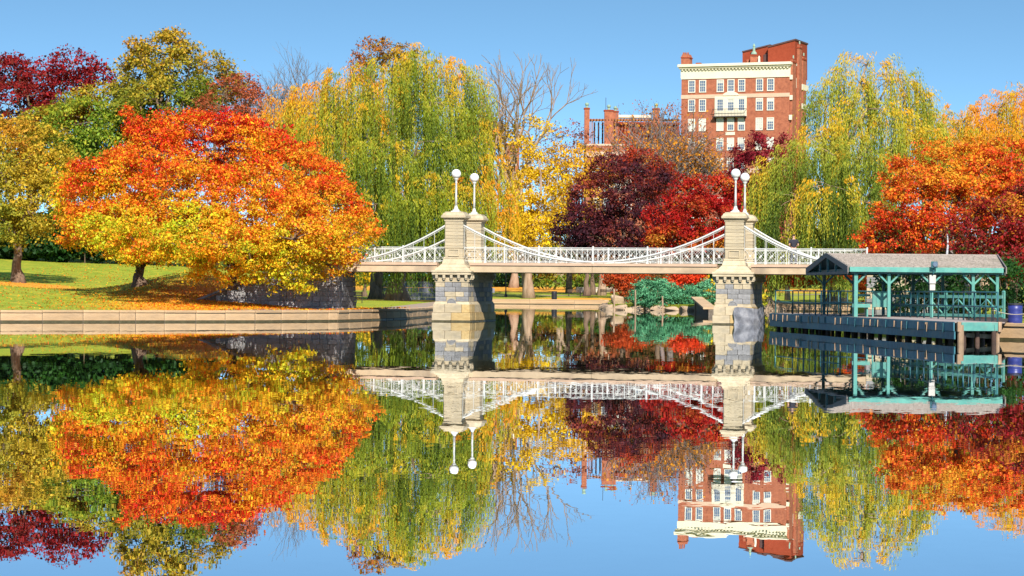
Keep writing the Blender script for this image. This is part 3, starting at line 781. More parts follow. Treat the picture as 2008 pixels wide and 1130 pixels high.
def win_mesh(w, h, lights=True):
    f = MB(); t = 0.16
    f.box(-w/2, w/2, -0.08, 0.05, h/2 - t, h/2); f.box(-w/2, w/2, -0.12, 0.05, -h/2, -h/2 + t)
    f.box(-w/2, -w/2 + t, -0.08, 0.05, -h/2 + t, h/2 - t); f.box(w/2 - t, w/2, -0.08, 0.05, -h/2 + t, h/2 - t)
    fm = f.mesh('window', M['win_frame'])
    s = MB(); iw = w/2 - t; ih = h/2 - t
    s.box(-iw, iw, -0.05, 0.03, -0.04, 0.04)
    for xx in (-iw/3, iw/3): s.box(xx - 0.02, xx + 0.02, -0.03, 0.02, -ih, ih)
    for zz in (-ih/2, ih/2): s.box(-iw, iw, -0.03, 0.02, zz - 0.02, zz + 0.02)
    sm = s.mesh('sash', M['win_frame'])
    g = MB(); g.box(-iw, iw, -0.01, 0.01, -ih, ih); gmh = g.mesh('pane', M['glass'])
    return fm, sm, gmh
def add_window(parent, x, y, z, rz, meshes, blind=0.0, w=1.4, h=2.4):
    fm, sm, gmh = meshes
    o = link('window', fm, parent, (x, y, z), (0, 0, rz)); link('sash', sm, o); link('pane', gmh, o)
    if blind > 0:
        b = MB(); ih = h/2 - 0.16; iw = w/2 - 0.17; b.box(-iw, iw, -0.018, -0.012, ih - 2 * ih * blind, ih); b.build('blind', M['blind'], o)
    return o
WW, WH = 1.42, 2.42
WM = win_mesh(WW, WH)
cols = [1356.5, 1377.7, 1412.3, 1433.2, 1454.2, 1489.3, 1511.1]; rowsy = [168.1, 206, 244.3, 282.8, 321.9, 360.5]
rnd = random.Random(8)
zbase = [LF(1433, y)[1] for y in rowsy]
zbase += [zbase[-1] - 3.8 * k for k in range(1, 7)]
for ri, z in enumerate(zbase):
    for ci, px in enumerate(cols):
        x = LF(px, 206)[0]
        bl = rnd.choice([0, 0, 0, 0.25]) if ri < 2 else rnd.choice([0.3, 0.5, 0.75, 1.0, 0.45])
        add_window(apt, x, -0.02, z, 0, WM, bl, WW, WH)
# cream surround and balcony of the middle bay
xa, zb0 = LF(1402, 192)[0], LF(1433, 231)[1]; xb = LF(1464.5, 192)[0]; za = LF(1433, 184)[1]
xs = [LF(p, 206)[0] for p in cols[2:5]]
m = MB()
edges = [xa] + [v for x in xs for v in (x - WW/2, x + WW/2)] + [xb]
for k in range(0, len(edges), 2): m.box(edges[k], edges[k+1], -0.16, 0.003, zb0, za - 0.5)
for x in xs: m.box(x - WW/2, x + WW/2, -0.155, 0.002, zb0, zbase[1] - WH/2); m.box(x - WW/2, x + WW/2, -0.155, 0.002, zbase[1] + WH/2, za - 0.5)
m.build('bay_surround', M['trim'], apt)
m = MB(); pts = [(math.cos(a) * 1.6, math.sin(a) * 0.75) for a in [math.pi * k / 10 for k in range(11)]]; m.prism([(x, z) for x, z in pts], -0.22, -0.02); m.build('arched_pediment', M['trim'], apt, loc=(xs[1], 0, za - 0.35))
bz = LF(1433, 229)[1]; bt = LF(1433, 214)[1]
b0, b1 = LF(1399.5, 229)[0], LF(1464.5, 229)[0]
bal = MB(); bal.box(b0, b1, -1.1, -0.17, bz - 0.12, bz + 0.06); balo = bal.build('balcony', M['iron'], apt)
m = MB(); m.box(b0, b1, -1.1, -1.04, bt - 0.08, bt); m.box(b0, b0 + .06, -1.03, -0.17, bt - 0.08, bt); m.box(b1 - .06, b1, -1.03, -0.17, bt - 0.08, bt); m.build('handrail', M['iron'], balo)
bm_ = MB(); bm_.box(-0.02, 0.02, -1.09, -1.05, 0, bt - bz - 0.1); bm_ = bm_.mesh('baluster', M['iron'])
for k in range(23): link('baluster', bm_, balo, (b0 + 0.1 + (b1 - b0 - 0.2) * k / 22, 0, bz + 0.06))
cs = MB(); cs.prism([(0, 0), (0, 0), (0, 0)], 0, 0) if False else None
cb = MB(); cb.box(-0.08, 0.08, -0.8, -0.02, -0.30, 0); cb.box(-0.06, 0.06, -0.4, -0.02, -0.7, -0.30); cbm = cb.mesh('bracket', M['iron'])
for f in (0.05, 0.35, 0.65, 0.95): link('bracket', cbm, balo, (b0 + (b1 - b0) * f, 0, bz - 0.121))
m = MB(); x0, zz = LF(1423, 262)[0], LF(1433, 262)[1]; m.box(x0, x0 + 1.85, -0.08, 0.002, zz - 0.3, zz + 0.3); m.build('stone_plaque', M['trim'], apt)
# right side: buttress chimneys, quoins, windows
for (pa, pb, top) in ((1549, 1556, 118), (1562, 1567, 90), (1569.5, 1576, 113)):
    ya, yb = LS(pa, 200)[0], LS(pb, 200)[0]; z1 = LS((pa + pb) / 2, top)[1]
    m = MB(); m.box(FWD + 0.003, FWD + 0.5, ya, yb, 0, z1); st = m.build('chimney_stack', M['brick'], apt)
    m = MB(); m.box(FWD - 0.05, FWD + 0.6, ya - 0.1, yb + 0.1, z1 - 0.55, z1 - 0.25); m.box(FWD, FWD + 0.5, ya, yb, z1, z1 + 0.25); m.build('chimney_cap', M['brick_dark'], st)
    m = MB(); m.lathe(FWD + 0.25, (ya + yb) / 2, [(0.16, z1 + 0.25), (0.13, z1 + 0.9)], 8); m.build('chimney_pot', M['copper'], st)
for (py0, py1, pa, pb) in ((146, 156, 1541, 1549), (186, 196, 1541, 1549), (225, 235, 1541, 1547), (152, 173, 1556, 1561), (165, 180, 1568, 1580), (203, 217, 1568, 1580), (241, 250, 1568, 1580)):
    ya, z1 = LS(max(pa, 1545.4), py0); yb, z0 = LS(pb, py1); ya = max(ya, 0.0)
    m = MB(); m.box(FWD - 0.01, FWD + (0.10 if py0 == 152 else 0.56), ya, yb, z0, z1); m.build('stone_band', M['trim'], apt)
for py in (187, 225, 262):
    for px in (1570.5, 1578): 
        y, z = LS(px, py); add_window(apt, FWD + 0.02, y, z, R(90), WM, 0.3, WW, WH)
# roof: chimney at the left, brick penthouse with two raking parapets
def slab(name, poly, depth, th, mt, parent=apt):
    pts = [LF(px, py, depth) for px, py in poly]; m = MB(); m.prism(pts, depth, depth + th); return m.build(name, mt, parent)
pent = slab('penthouse', [(1456, 126), (1456, 102), (1509, 89), (1509, 126)], 5.0, 6.0, M['brick_dark'])
slab('roof_edge', [(1455, 103), (1455, 100.5), (1510, 87), (1510, 89.5)], 4.8, 6.4, M['roof_dark'], pent)
pent2 = slab('penthouse', [(1506, 126), (1506, 92.5), (1559, 78.5), (1559, 150), (1548, 150)], 3.8, 9.0, M['brick_dark'])
slab('roof_edge', [(1505, 93.5), (1505, 90.5), (1560, 76), (1560, 79)], 3.6, 9.4, M['roof_dark'], pent2)
slab('door', [(1497, 125), (1497, 108), (1506, 103), (1506, 125)], 4.9, 0.09, M['roof_dark'], pent)
slab('vent_box', [(1464, 125), (1464, 117), (1469, 117), (1469, 125)], 4.6, 0.39, M['brick'], pent)
ch = slab('chimney', [(1335.5, 127.5), (1335.5, 112), (1338, 106.5), (1350, 106.5), (1352, 112), (1352, 127.5)], 1.2, 1.8, M['brick'])
slab('chimney_band', [(1334.5, 114), (1334.5, 112.3), (1353, 112.3), (1353, 114)], 1.1, 2.0, M['brick_dark'], ch)
for px in (1340, 1344, 1348.5): slab('chimney_pot', [(px - 1.3, 107), (px - 1.1, 103), (px + 1.1, 103), (px + 1.3, 107)], 1.8, 0.4, M['brick'], ch)
ch = slab('chimney', [(1471, 125), (1471, 107.5), (1486, 107.5), (1486, 125)], 2.6, 1.8, M['brick'])
slab('chimney_band', [(1470, 110), (1470, 107), (1487, 107), (1487, 110)], 2.5, 2.0, M['brick_dark'], ch)
x, z = LF(1478.5, 107, 3.4); m = MB(); m.lathe(x, 3.4, [(0.62, z), (0.5, z + 0.4), (0.26, z + 0.6), (0.22, z + 1.5), (0.3, z + 1.6), (0.12, z + 2.0), (0.05, z + 2.1)], 10); m.build('finial', M['copper'], ch)
x, z = LF(1488.5, 123, 2.2); m = MB(); m.lathe(x, 2.2, [(0.26, z - 0.3), (0.20, z + 0.8), (0.24, z + 0.9), (0.1, z + 1.3)], 8); m.build('roof_vent', M['trim'], apt)
x, z = LF(1370, 126, 2.2); m = MB(); m.box(x - .5, x + .5, 1.9, 2.6, z - 0.1, z + 0.25); m.build('roof_hatch', M['brick_dark'], apt)

# ------------------------------------------------------------------ lower brick house with a roof pergola
D2 = 500.0
def PX(px, py, d=D2): return W(px, py, d)
low = empty('brick_house', (PX(1147, 500).x, D2, 0)); tag(low, 'low red brick house with rooftop pergola, left of the tall brick building', 'building')
def fbox(name, px0, px1, py0, py1, dy, th, mt, parent=low):
    a = PX(px0, py1, D2 + dy); b = PX(px1, py0, D2 + dy); o = parent; m = MB(); m.box(a.x - low.location.x, b.x - low.location.x, dy, dy + th, a.z, b.z); return m.build(name, mt, parent)
a = PX(1147, 600).x - low.location.x; b = PX(1345, 600).x - low.location.x
zt2 = PX(1200, 286).z
m = MB(); m.box(a, b, 0, 16, 0, zt2); m.build('wall', M['brick'], low)
m = MB(); m.box(a - .1, b + .1, -0.15, 16.1, zt2, zt2 + 0.35); m.box(a - .1, b + .1, -0.15, 0.003, zt2 - 2.3, zt2 - 1.2); m.build('belt_course', M['trim_pink'], low)
for px, w_, top in ((1151, 10.5, 213), (1194, 18, 217), (1207.5, 11, 219), (1287, 13, 214)):
    c = fbox('chimney', px - w_/2, px + w_/2, top, 284, 0.5 + (1.6 if px == 1207.5 else 0), 1.8, M['brick'])
    fbox('chimney_cap', px - w_/2 - 0.8, px + w_/2 + 0.8, top - 1.5, top + 1, 0.4 + (1.6 if px == 1207.5 else 0), 2.0, M['brick_dark'], c)
    p = PX(px, top - 1.5, D2 + 1.4); m = MB(); m.lathe(p.x - low.location.x, 1.4 + (1.6 if px == 1207.5 else 0), [(0.30, p.z), (0.25, p.z + 0.4), (0.42, p.z + 0.6), (0.34, p.z + 0.95), (0.1, p.z + 1.05)], 8); m.build('chimney_pot', M['copper'], c)
M['pergola'] = mat('brown_timber', (0.36, 0.13, 0.045), 0.8, noise=0.3, nscale=2)
fbox('pergola_beam', 1156, 1190, 235, 237.5, 0.8, 0.3, M['pergola']); fbox('pergola_beam', 1203, 1332, 234.5, 237.5, 0.8, 0.3, M['pergola'])
fbox('pergola_beam', 1156, 1332, 235, 237, 5.5, 0.3, M['pergola'])
for k in range(30):
    px = 1158 + k * 5.9; fbox('rafter', px, px + 1.6, 232.5, 234.8, 0.2, 6.2, M['pergola'])
for px in (1158, 1161, 1185, 1188, 1206, 1226, 1246, 1267, 1299, 1318): fbox('pergola_post', px, px + 1.8, 237.5, 284, 1.0, 0.2, M['pergola'])
for px in (1164, 1172, 1180): fbox('column', px, px + 3.4, 240, 282, 5.4, 0.4, M['roof_dark'])
fbox('rooftop_room', 1208, 1332, 240, 284, 7.0, 7.0, M['brick_dark']); fbox('parapet', 1213, 1278, 226, 230.5, 12, 3, M['trim'])
m = MB(); p = PX(1188, 217, D2 + 2); m.tube([(p.x - low.location.x, 2, p.z), (p.x - low.location.x, 2, p.z + 2.6)], 0.05, 5); m.build('aerial', M['iron'], low)
for k in range(9):
    for r_ in range(3): add_window(low, a + 2.0 + k * 2.15, -0.02, zt2 - 4.3 - r_ * 3.7, 0, WM, rnd.choice([0, 0.4, 0.7]), WW, WH)
# far brick house glimpsed beside the willow
f2 = empty('distant_house', (W(1003, 600, 560).x, 560, 0)); tag(f2, 'piece of red brick house showing between the willow and the bare tree', 'building')
z = W(1003, 284, 560).z; m = MB(); m.box(-1.4, 1.5, 0, 10, 0, z); m.build('wall', M['brick'], f2)
m = MB(); m.box(-1.6, 1.7, -0.2, 10.2, z, z + 0.4); m.build('coping', M['brick_dark'], f2)
for r_ in range(4):
    for k in range(1): add_window(f2, 0.1, -0.02, z - 3.5 - 3.8 * r_, 0, WM, rnd.choice([0, 0.5]), WW, WH)

# ------------------------------------------------------------------ green boat dock
DZ = 0.77
M['teal'] = mat('dark_teal_and_shade', (0.035, 0.14, 0.15), 0.5, col2=(0.02, 0.09, 0.12), nscale=2.5, rnd=0.15, stain=((0.10, 0.09, 0.08), 3.0, 0.4))
M['aqua'] = mat('aqua_green_paint', (0.12, 0.35, 0.29), 0.65, col2=(0.08, 0.26, 0.23), nscale=2.5, rnd=0.10, stain=((0.20, 0.24, 0.20), 3.0, 0.5))
M['fascia'] = mat('blue_green_fascia', (0.055, 0.23, 0.27), 0.55, col2=(0.03, 0.10, 0.15), nscale=1.5, rnd=0.15, stain=((0.12, 0.11, 0.10), 1.5, 0.5))
M['timber'] = mat('weathered_timber', (0.50, 0.34, 0.22), 0.85, col2=(0.28, 0.18, 0.11), nscale=4, rnd=0.15, stretch=(1, 1, 0.3))
M['timber_dark'] = mat('wet_pile_timber', (0.10, 0.06, 0.045), 0.7, noise=0.4, nscale=5, rnd=0.2)
M['planks'] = mat('grey_deck_planks', (0.40, 0.33, 0.29), 0.85, col2=(0.28, 0.22, 0.20), nscale=4, rnd=0.2)
M['rope'] = mat('pale_rope', (0.60, 0.52, 0.40), 0.9, noise=0.2, nscale=8)
A = Vector((12.75, 122.6)); B = Vector((16.35, 91.8)); C = Vector((18.05, 92.2)); D = Vector((21.5, 107.3)); E = Vector((22.4, 118.5)); F_ = Vector((17.5, 119)); G = Vector((15.0, 124.2))
dock = empty('boat_dock', (A.x, A.y, 0)); tag(dock, 'long dark blue-green boat dock on piles with pipe railings, right side of the lagoon', 'dock')
def dl(p, z=0.0): return Vector((p[0] - A.x, p[1] - A.y, z))
outline = [A, B, C, D, E, F_, G]
dm = MB(); n = len(outline)
dm.add([dl(p, DZ - 0.10) for p in outline] + [dl(p, DZ - 0.035) for p in outline], [tuple(range(n)), tuple(range(2*n-1, n-1, -1))] + [(i, (i+1) % n, (i+1) % n + n, i+n) for i in range(n)])
dm.build('deck_frame', M['timber_dark'], dock)
# planks across the walkway, each its own board
FD = (B - A).normalized(); FNn = Vector((-FD.y, FD.x))     # FNn points to the right (into the deck)
Lf = (B - A).length
pl = MB(); pl.box(0, 1, -0.075, 0.075, 0, 0.033); PLK = pl.mesh('plank', M['planks'])
angp = math.atan2(FNn.y, FNn.x)
k = 0; s = 0.1
while s < Lf - 0.05:
    p = A + FD * s
    # width of the deck here
    q = p; wdt = 1.7
    if s > 12: wdt = 1.9
    if 3.5 < s < 26: wdt = min(4.6, 1.9 + (s - 3.5) * 0.4 if s < 15 else 1.9 + (26 - s) * 0.30)
    link('plank', PLK, dock, dl(p - FNn * 0.04, DZ - 0.033), (0, 0, angp), (wdt, 1, 1)); s += 0.16
# fascia: upper and lower boards in lengths, pale cleats doubling as slanted sun streaks down the face
angf = math.atan2(FD.y, FD.x)
nb = 8
for i in range(nb):
    a = Lf * i / nb; l = Lf / nb
    for z0, z1, off in ((DZ - 0.34, DZ - 0.02, -0.10), (0.13, DZ - 0.35, -0.07)):
        m = MB(); m.box(0.006, l - 0.006, -0.03, 0.03, z0, z1); p = A + FD * a + FNn * off * 1.0
        m.build('fascia_board', M['fascia'], dock, loc=dl(p), rot=(0, 0, angf), bevel=0.006)
rnd = random.Random(21)
for f in [0.03,0.055,0.10,0.13,0.19,0.205,0.22,0.27,0.29,0.33,0.37,0.43,0.46,0.50,0.54,0.585,0.62,0.645,0.66,0.70,0.74,0.775,0.80,0.85,0.885,0.89,0.93,0.96]:
    p = A + FD * (Lf * f) - FNn * 0.155
    m = MB(); h0 = rnd.uniform(0.22, 0.34); m.box(-0.035, 0.035, -0.02, 0.02, DZ - 0.08 - h0, DZ - 0.06)
    m.build('cleat_streak', M['timber'] if rnd.random() < .7 else M['teal'], dock, loc=dl(p), rot=(0, rnd.uniform(-.06, .06), angf))  # pale strips carry the grazing sun streaks as well as the cleats
# end board and piles
eb = C - B; ange = math.atan2(eb.y, eb.x); le = eb.length
m = MB(); m.box(0.16, le - 0.14, -0.04, 0.03, DZ - 0.33, DZ - 0.01); m.build('end_board', M['aqua'], dock, loc=dl(B - Vector((0, 0.06))), rot=(0, 0, ange), bevel=0.01)
for a, b in ((0, 0.14), (le - 0.13, le)):
    m = MB(); m.box(a, b, -0.06, 0.05, DZ - 0.36, DZ + 0.01); m.build('corner_board', M['timber'], dock, loc=dl(B - Vector((0, 0.06))), rot=(0, 0, ange), bevel=0.006)
for p, r, mt in ((B + Vector((0.15, 0.02)), 0.12, 'timber'), (B + Vector((0.85, 0.5)), 0.09, 'timber_dark'), (C + Vector((-0.12, 0.02)), 0.08, 'timber'), (B + Vector((0.30, 0.3)), 0.10, 'timber_dark')):
    m = MB(); m.tube([dl(p, -0.8), dl(p, DZ - 0.36 + 0.25)], r, 10); m.build('pile', M[mt], dock)
for i in range(22):
    for off in (0.25, 1.5, 3.6):
        if off > 3 and not (5 < i < 17): continue
        p = A + FD * (0.4 + i * 1.45) + FNn * (off + rnd.uniform(-.05, .05)); m = MB(); m.tube([dl(p, -0.8), dl(p, DZ - 0.1)], rnd.uniform(0.07, 0.10), 8); m.build('pile', M['timber_dark'], dock)
m = MB(); m.bar(dl(B + Vector((0.1, 0.4)), 0.30), dl(C + Vector((-0.1, 0.4)), 0.22), 0.05, 0.16); m.build('cross_brace', M['timber'], dock)
# pipe railings
def pipe_rail(pts, mt, step=2.2, sub=1, h=1.10, mid=0.55, z=DZ, closed_end=False):
    pts = [Vector(p) for p in pts]
    for i in range(len(pts) - 1):
        a, b = pts[i], pts[i + 1]; L_ = (b - a).length; nn = max(1, round(L_ / step))
        for zz in (h, mid):
            m = MB(); m.tube([dl(a, z + zz), dl(b, z + zz)], 0.028, 8); m.build('railing', M[mt], dock, smooth_=True)
        for k in range(nn + (1 if i == len(pts) - 2 else 0)):
            p = a + (b - a) * k / nn; m = MB(); m.tube([dl(p, z), dl(p, z + h)], 0.034, 8); m.build('railing_post', M[mt], dock, smooth_=True)
            if k < nn:
                for q in range(1, sub + 1):
                    p2 = a + (b - a) * (k + q / (sub + 1)) / nn; m = MB(); m.tube([dl(p2, z), dl(p2, z + h)], 0.02, 6); m.build('baluster', M[mt], dock, smooth_=True)
pipe_rail([A + FD * 0.3 + FNn * 0.12, A + FD * 4.0 + FNn * 0.12], 'aqua', 3.7, 0)
pipe_rail([A + FD * 4.0 + FNn * 0.12, A + FD * 13.2 + FNn * 0.12], 'teal', 2.3, 1)
pipe_rail([(15.3, 123.6), (17.2, 118.4)], 'teal', 2.2, 1)
pipe_rail([(16.75, 110.6), (17.1, 107.2), (17.75, 100.5), (18.0, 92.6)], 'teal', 2.2, 1)

# ------------------------------------------------------------------ pavilion on the dock
PA = R(3.2)
pav = empty('dock_pavilion', (14.6, 107.0, DZ), PA); tag(pav, 'open sided pavilion with aqua posts and brown shingle roof on the dock', 'pavilion')
PL, PD = 6.45, 9.6
ZE0, ZE1, ZR = 1.93, 2.12, 2.74           # above the deck: underside and top of the eave board, ridge
M['shingle'] = mat('brown_shingles', (0.42, 0.36, 0.315), 0.9, col2=(0.27, 0.23, 0.20), nscale=7, bump=0.01, bscale=30, rnd=0.05, stain=((0.16, 0.15, 0.10), 0.8, 0.5))
M['gable'] = mat('grey_brown_gable_board', (0.24, 0.21, 0.19), 0.8, noise=0.25, nscale=3)
# roof: many shingle courses, butts lifted, joined per slope
def roof_slope(y_eave, y_ridge):
    m = MB(); nr = 26; rr = random.Random(3)
    for i in range(nr):
        f0, f1 = i / nr, (i + 1) / nr
        ya, yb = y_eave + (y_ridge - y_eave) * f0, y_eave + (y_ridge - y_eave) * f1; za, zb = ZE1 + (ZR - ZE1) * f0, ZE1 + (ZR - ZE1) * f1
        x = -0.25 + (i % 2) * 0.12
        while x < PL + 0.02 + 0.19 * max(0, min(9.6, ya)):
            w = rr.uniform(0.22, 0.34); xe = PL + 0.05 + 0.19 * max(0, min(9.6, (ya + yb) / 2)) ; x1 = min(x + w, xe); j = rr.uniform(0, 0.012)
            dy = (y_ridge - y_eave) / abs(y_ridge - y_eave)
            m.add([(x, ya - 0.01 * dy, za + 0.035 + j), (x1 - 0.012, ya - 0.01 * dy, za + 0.035 + j), (x1 - 0.012, yb, zb + 0.014), (x, yb, zb + 0.014), (x, ya, za), (x1 - 0.012, ya, za)], [(0, 1, 2, 3), (4, 5, 1, 0)]); x = x1
    o = m.build('shingles', M['shingle'], pav); o['kind'] = 'stuff'
roof_slope(-0.25, PD / 2); roof_slope(PD + 0.25, PD / 2)
m = MB(); 
m.add([(-0.25, -0.2, ZE1 - 0.03), (PL + 0.02, -0.2, ZE1 - 0.03), (PL + 0.93, PD/2, ZR - 0.03), (-0.25, PD/2, ZR - 0.03), (-0.25, PD + 0.2, ZE1 - 0.03), (PL + 1.86, PD + 0.2, ZE1 - 0.03),
       (-0.25, -0.2, ZE1 - 0.005), (PL + 0.02, -0.2, ZE1 - 0.005), (PL + 0.93, PD/2, ZR - 0.005), (-0.25, PD/2, ZR - 0.005), (-0.25, PD + 0.2, ZE1 - 0.005), (PL + 1.86, PD + 0.2, ZE1 - 0.005)],
      [(0, 3, 2, 1), (3, 4, 5, 2), (6, 7, 8, 9), (9, 8, 11, 10), (0, 1, 7, 6), (4, 10, 11, 5), (1, 2, 8, 7), (2, 5, 11, 8), (0, 6, 9, 3), (3, 9, 10, 4)])
m.build('roof', M['teal'], pav)
m = MB(); m.box(-0.28, PL + 0.95, PD/2 - 0.12, PD/2 + 0.12, ZR + 0.015, ZR + 0.05); m.build('ridge_cap', M['shingle'], pav)
m = MB(); m.box(-0.2, PL + 0.0, -0.30, -0.24, ZE0, ZE1 + 0.02); m.build('eave_board', M['aqua'], pav, bevel=0.006)
m = MB(); m.box(-0.2, PL + 1.8, PD + 0.24, PD + 0.30, ZE0, ZE1 + 0.02); m.build('eave_board', M['teal'], pav)
for x, nm in ((-0.31, 'l'), (PL + 0.30, 'r')):
    m = MB()
    for ya, yb in ((-0.36, PD/2), (PD + 0.36, PD/2)):
        xs_ = lambda yy: x if nm == 'l' else PL + 0.08 + 0.19 * max(0, yy)
        xa_, xb_ = xs_(ya), xs_(yb)
        m.add([(xa_, ya, ZE0 - 0.03), (xb_, yb, ZR - 0.14), (xb_, yb, ZR + 0.07), (xa_, ya, ZE1 + 0.05), (xa_ + .05, ya, ZE0 - 0.03), (xb_ + .05, yb, ZR - 0.14), (xb_ + .05, yb, ZR + 0.07), (xa_ + .05, ya, ZE1 + 0.05)],
              [(0,1,2,3), (7,6,5,4), (0,4,5,1), (1,5,6,2), (2,6,7,3), (3,7,4,0)])
    m.build('rake_board', M['gable'], pav)
    xr_ = (lambda yy: x) if nm == 'l' else (lambda yy: PL + 0.06 + 0.19 * yy)
    m = MB(); m.bar((xr_(-0.0) + .02, -0.28, ZE0 - 0.04), (xr_(PD) + .02, PD + 0.28, ZE0 - 0.04), 0.05, 0.12); m.build('tie_beam', M['gable'], pav)
    for f in (0.3, 0.5, 0.7):
        y = PD * f; zt_ = ZE1 + (ZR - ZE1) * (1 - abs(f - 0.5) * 2); m = MB(); m.bar((xr_(y) + 0.1, y, ZE0), (xr_(y) + 0.1, y, zt_ - 0.05), 0.09); m.build('truss_strut', M['teal'], pav)
m = MB(); m.box(-0.1, PL + 0.1, -0.08, 0.08, ZE0 - 0.08, ZE0 + 0.10); m.build('plate_beam', M['teal'], pav)
m = MB(); m.box(-0.1, PL + 0.1, PD - 0.08, PD + 0.08, ZE0 - 0.08, ZE0 + 0.10); m.build('plate_beam', M['teal'], pav)
for k in range(5):
    m = MB(); m.box(0.1 + k * 1.5, 0.2 + k * 1.5, 0, PD, ZE0 + 0.02, ZE0 + 0.14); m.build('roof_beam', M['teal'], pav)
def ppost(x, y, mt, th=0.13, brace=True, zb=0.0):
    m = MB(); m.box(x - th/2, x + th/2, y - th/2, y + th/2, zb, ZE0 - 0.08); p = m.build('post', M[mt], pav, bevel=0.008)
    if brace:
        for sg in (-1, 1):
            if (sg < 0 and x < 0.4) or (sg > 0 and x > PL - 0.4): continue
            m = MB(); m.bar((x + sg * 0.03, y, ZE0 - 0.50), (x + sg * 0.44, y, ZE0 - 0.10), 0.085, 0.07); m.build('brace', M[mt], p)
for x in (0.12, 1.55, 3.40, 5.20, 6.25): ppost(x, 0.0, 'aqua', 0.16 if x < 1 else 0.13)
for x in (0.5, 1.9, 3.3, 4.7, 6.1): ppost(x, PD, 'teal')  # back and middle rows in darker teal: their shade is put into the paint
for x in (1.0, 2.6, 4.4, 6.3): ppost(x, PD / 2, 'teal', 0.12)
# floodlight over the eave, meter boxes on the middle post
xl = 3.40
m = MB(); m.box(xl - 0.11, xl + 0.11, -0.48, -0.34, ZE1 + 0.02, ZE1 + 0.26); m.box(xl - 0.14, xl + 0.14, -0.53, -0.48, ZE1, ZE1 + 0.28); fl = m.build('floodlight', M['teal'], pav, bevel=0.01)
m = MB(); m.lathe(0, 0, [(0.115, -0.01), (0.115, 0.01), (0.08, 0.02)], 14); m.build('lens', M['glass'], fl, loc=(xl + 0.03, -0.555, ZE1 + 0.15), rot=(R(90), 0, 0))
m = MB(); m.bar((xl, -0.33, ZE0 - 0.05), (xl, -0.42, ZE1 + 0.0), 0.05); m.build('bracket', M['teal'], fl)
M['box_grey'] = mat('pale_grey_metal', (0.55, 0.52, 0.47), 0.5, noise=0.15, nscale=4)
m = MB(); m.box(xl - 0.14, xl + 0.14, -0.22, -0.08, 1.45, 1.82); m.build('meter_box', M['box_grey'], pav, bevel=0.01)
m = MB(); m.box(xl - 0.12, xl + 0.12, -0.20, -0.08, 1.16, 1.42); m.build('meter_box', M['box_grey'], pav, bevel=0.01)
# aqua boarded kiosk front, benches and X-braced fence inside
kx = 1.05
for k in range(5):
    m = MB(); m.box(kx + k * 0.15, kx + k * 0.15 + 0.142, 0.9, 0.93, 0.42, 1.05); m.build('kiosk_board', M['aqua'], pav)
m = MB(); m.box(kx - 0.04, kx + 0.80, 0.86, 1.0, 1.05, 1.10); m.box(kx - 0.02, kx + 0.04, 0.94, 1.0, 0, 1.05); m.box(kx + 0.72, kx + 0.78, 0.94, 1.0, 0, 1.05); m.build('kiosk_frame', M['aqua'], pav)
for z0, z1 in ((0.88, 0.98), (0.40, 0.56)):
    m = MB(); m.box(0.22, 1.0, 1.2, 1.26, z0, z1); m.build('bench_board', M['aqua'], pav)
m = MB(); m.box(0.22, 1.0, 1.3, 1.7, 0.42, 0.46); m.box(0.3, 0.36, 1.3, 1.65, 0, 0.42); m.box(0.86, 0.92, 1.3, 1.65, 0, 0.42); m.build('bench', M['aqua'], pav)
fence = empty('picket_fence', (16.75, 110.8, DZ), math.atan2(-5.6, 3.9)); fence.name = 'braced_fence'; tag(fence, 'aqua X-braced board fence under the pavilion roof behind the pipe rail', 'fence')
Lq = math.hypot(3.9, 5.6)
for z0, z1 in ((0.84, 0.97), (0.44, 0.54), (0.05, 0.17)):
    m = MB(); m.box(0, Lq, -0.025, 0.025, z0, z1); m.build('rail', M['aqua'], fence)
for k in range(5):
    x = k * Lq / 4; m = MB(); m.box(x - 0.06, x + 0.06, 0.03, 0.12, 0, 1.12); m.frustum(x, 0.075, 1.12, 1.18, 0.07, 0.055, 0.02, 0.02); m.build('post', M['aqua'], fence)
    if k < 4:
        w = Lq / 4
        m = MB(); m.bar((x + 0.1, -0.04, 0.2), (x + w/2, -0.04, 0.80), 0.07, 0.03); m.build('brace', M['aqua'], fence)
        m = MB(); m.bar((x + w/2, -0.045, 0.80), (x + w - 0.1, -0.045, 0.2), 0.07, 0.03); m.build('brace', M['aqua'], fence)

# ------------------------------------------------------------------ things on the right bank
M['blue_bin'] = mat('blue_plastic_barrel', (0.03, 0.04, 0.22), 0.4, noise=0.25, nscale=3, spec=0.5)
M['black_iron'] = mat('black_painted_iron', (0.03, 0.03, 0.04), 0.5, noise=0.2, nscale=3)
def barrel(px, y, r, h, mt, label, slats=False):
    x = WX(px, y); t = empty('litter_barrel', (x, y, H(x, y))); tag(t, label, 'litter bin')
    m = MB(); m.lathe(0, 0, [(r*0.88, 0), (r*0.98, h*0.1), (r, h*0.3), (r*0.97, h*0.35), (r, h*0.4), (r, h*0.62), (r*0.97, h*0.67), (r, h*0.72), (r*0.98, h)], 20); m.build('body', M[mt], t, smooth_=True)
    m = MB(); m.lathe(0, 0, [(r*1.04, h*0.96), (r*1.06, h), (r*1.0, h*1.04), (r*0.6, h*1.02)], 20); m.build('rim', M['black_iron' if mt != 'black_iron' else 'iron'], t)
    if slats:
        b = MB(); b.box(-0.014, 0.014, -0.01, 0.012, h*0.04, h*0.95); bm2 = b.mesh('bar', M[mt])
        for k in range(18):
            a = 2 * math.pi * k / 18; link('bar', bm2, t, (r*1.05*math.cos(a), r*1.05*math.sin(a), 0), (0, 0, a + R(90)))
    return t
barrel(1991, 99.6, 0.29, 0.84, 'blue_bin', 'blue plastic litter barrel standing on the bank past the dock end')
barrel(1087, 305.5, 0.31, 0.98, 'black_iron', 'dark barred litter bin on the far bank between the bridge piers', True)
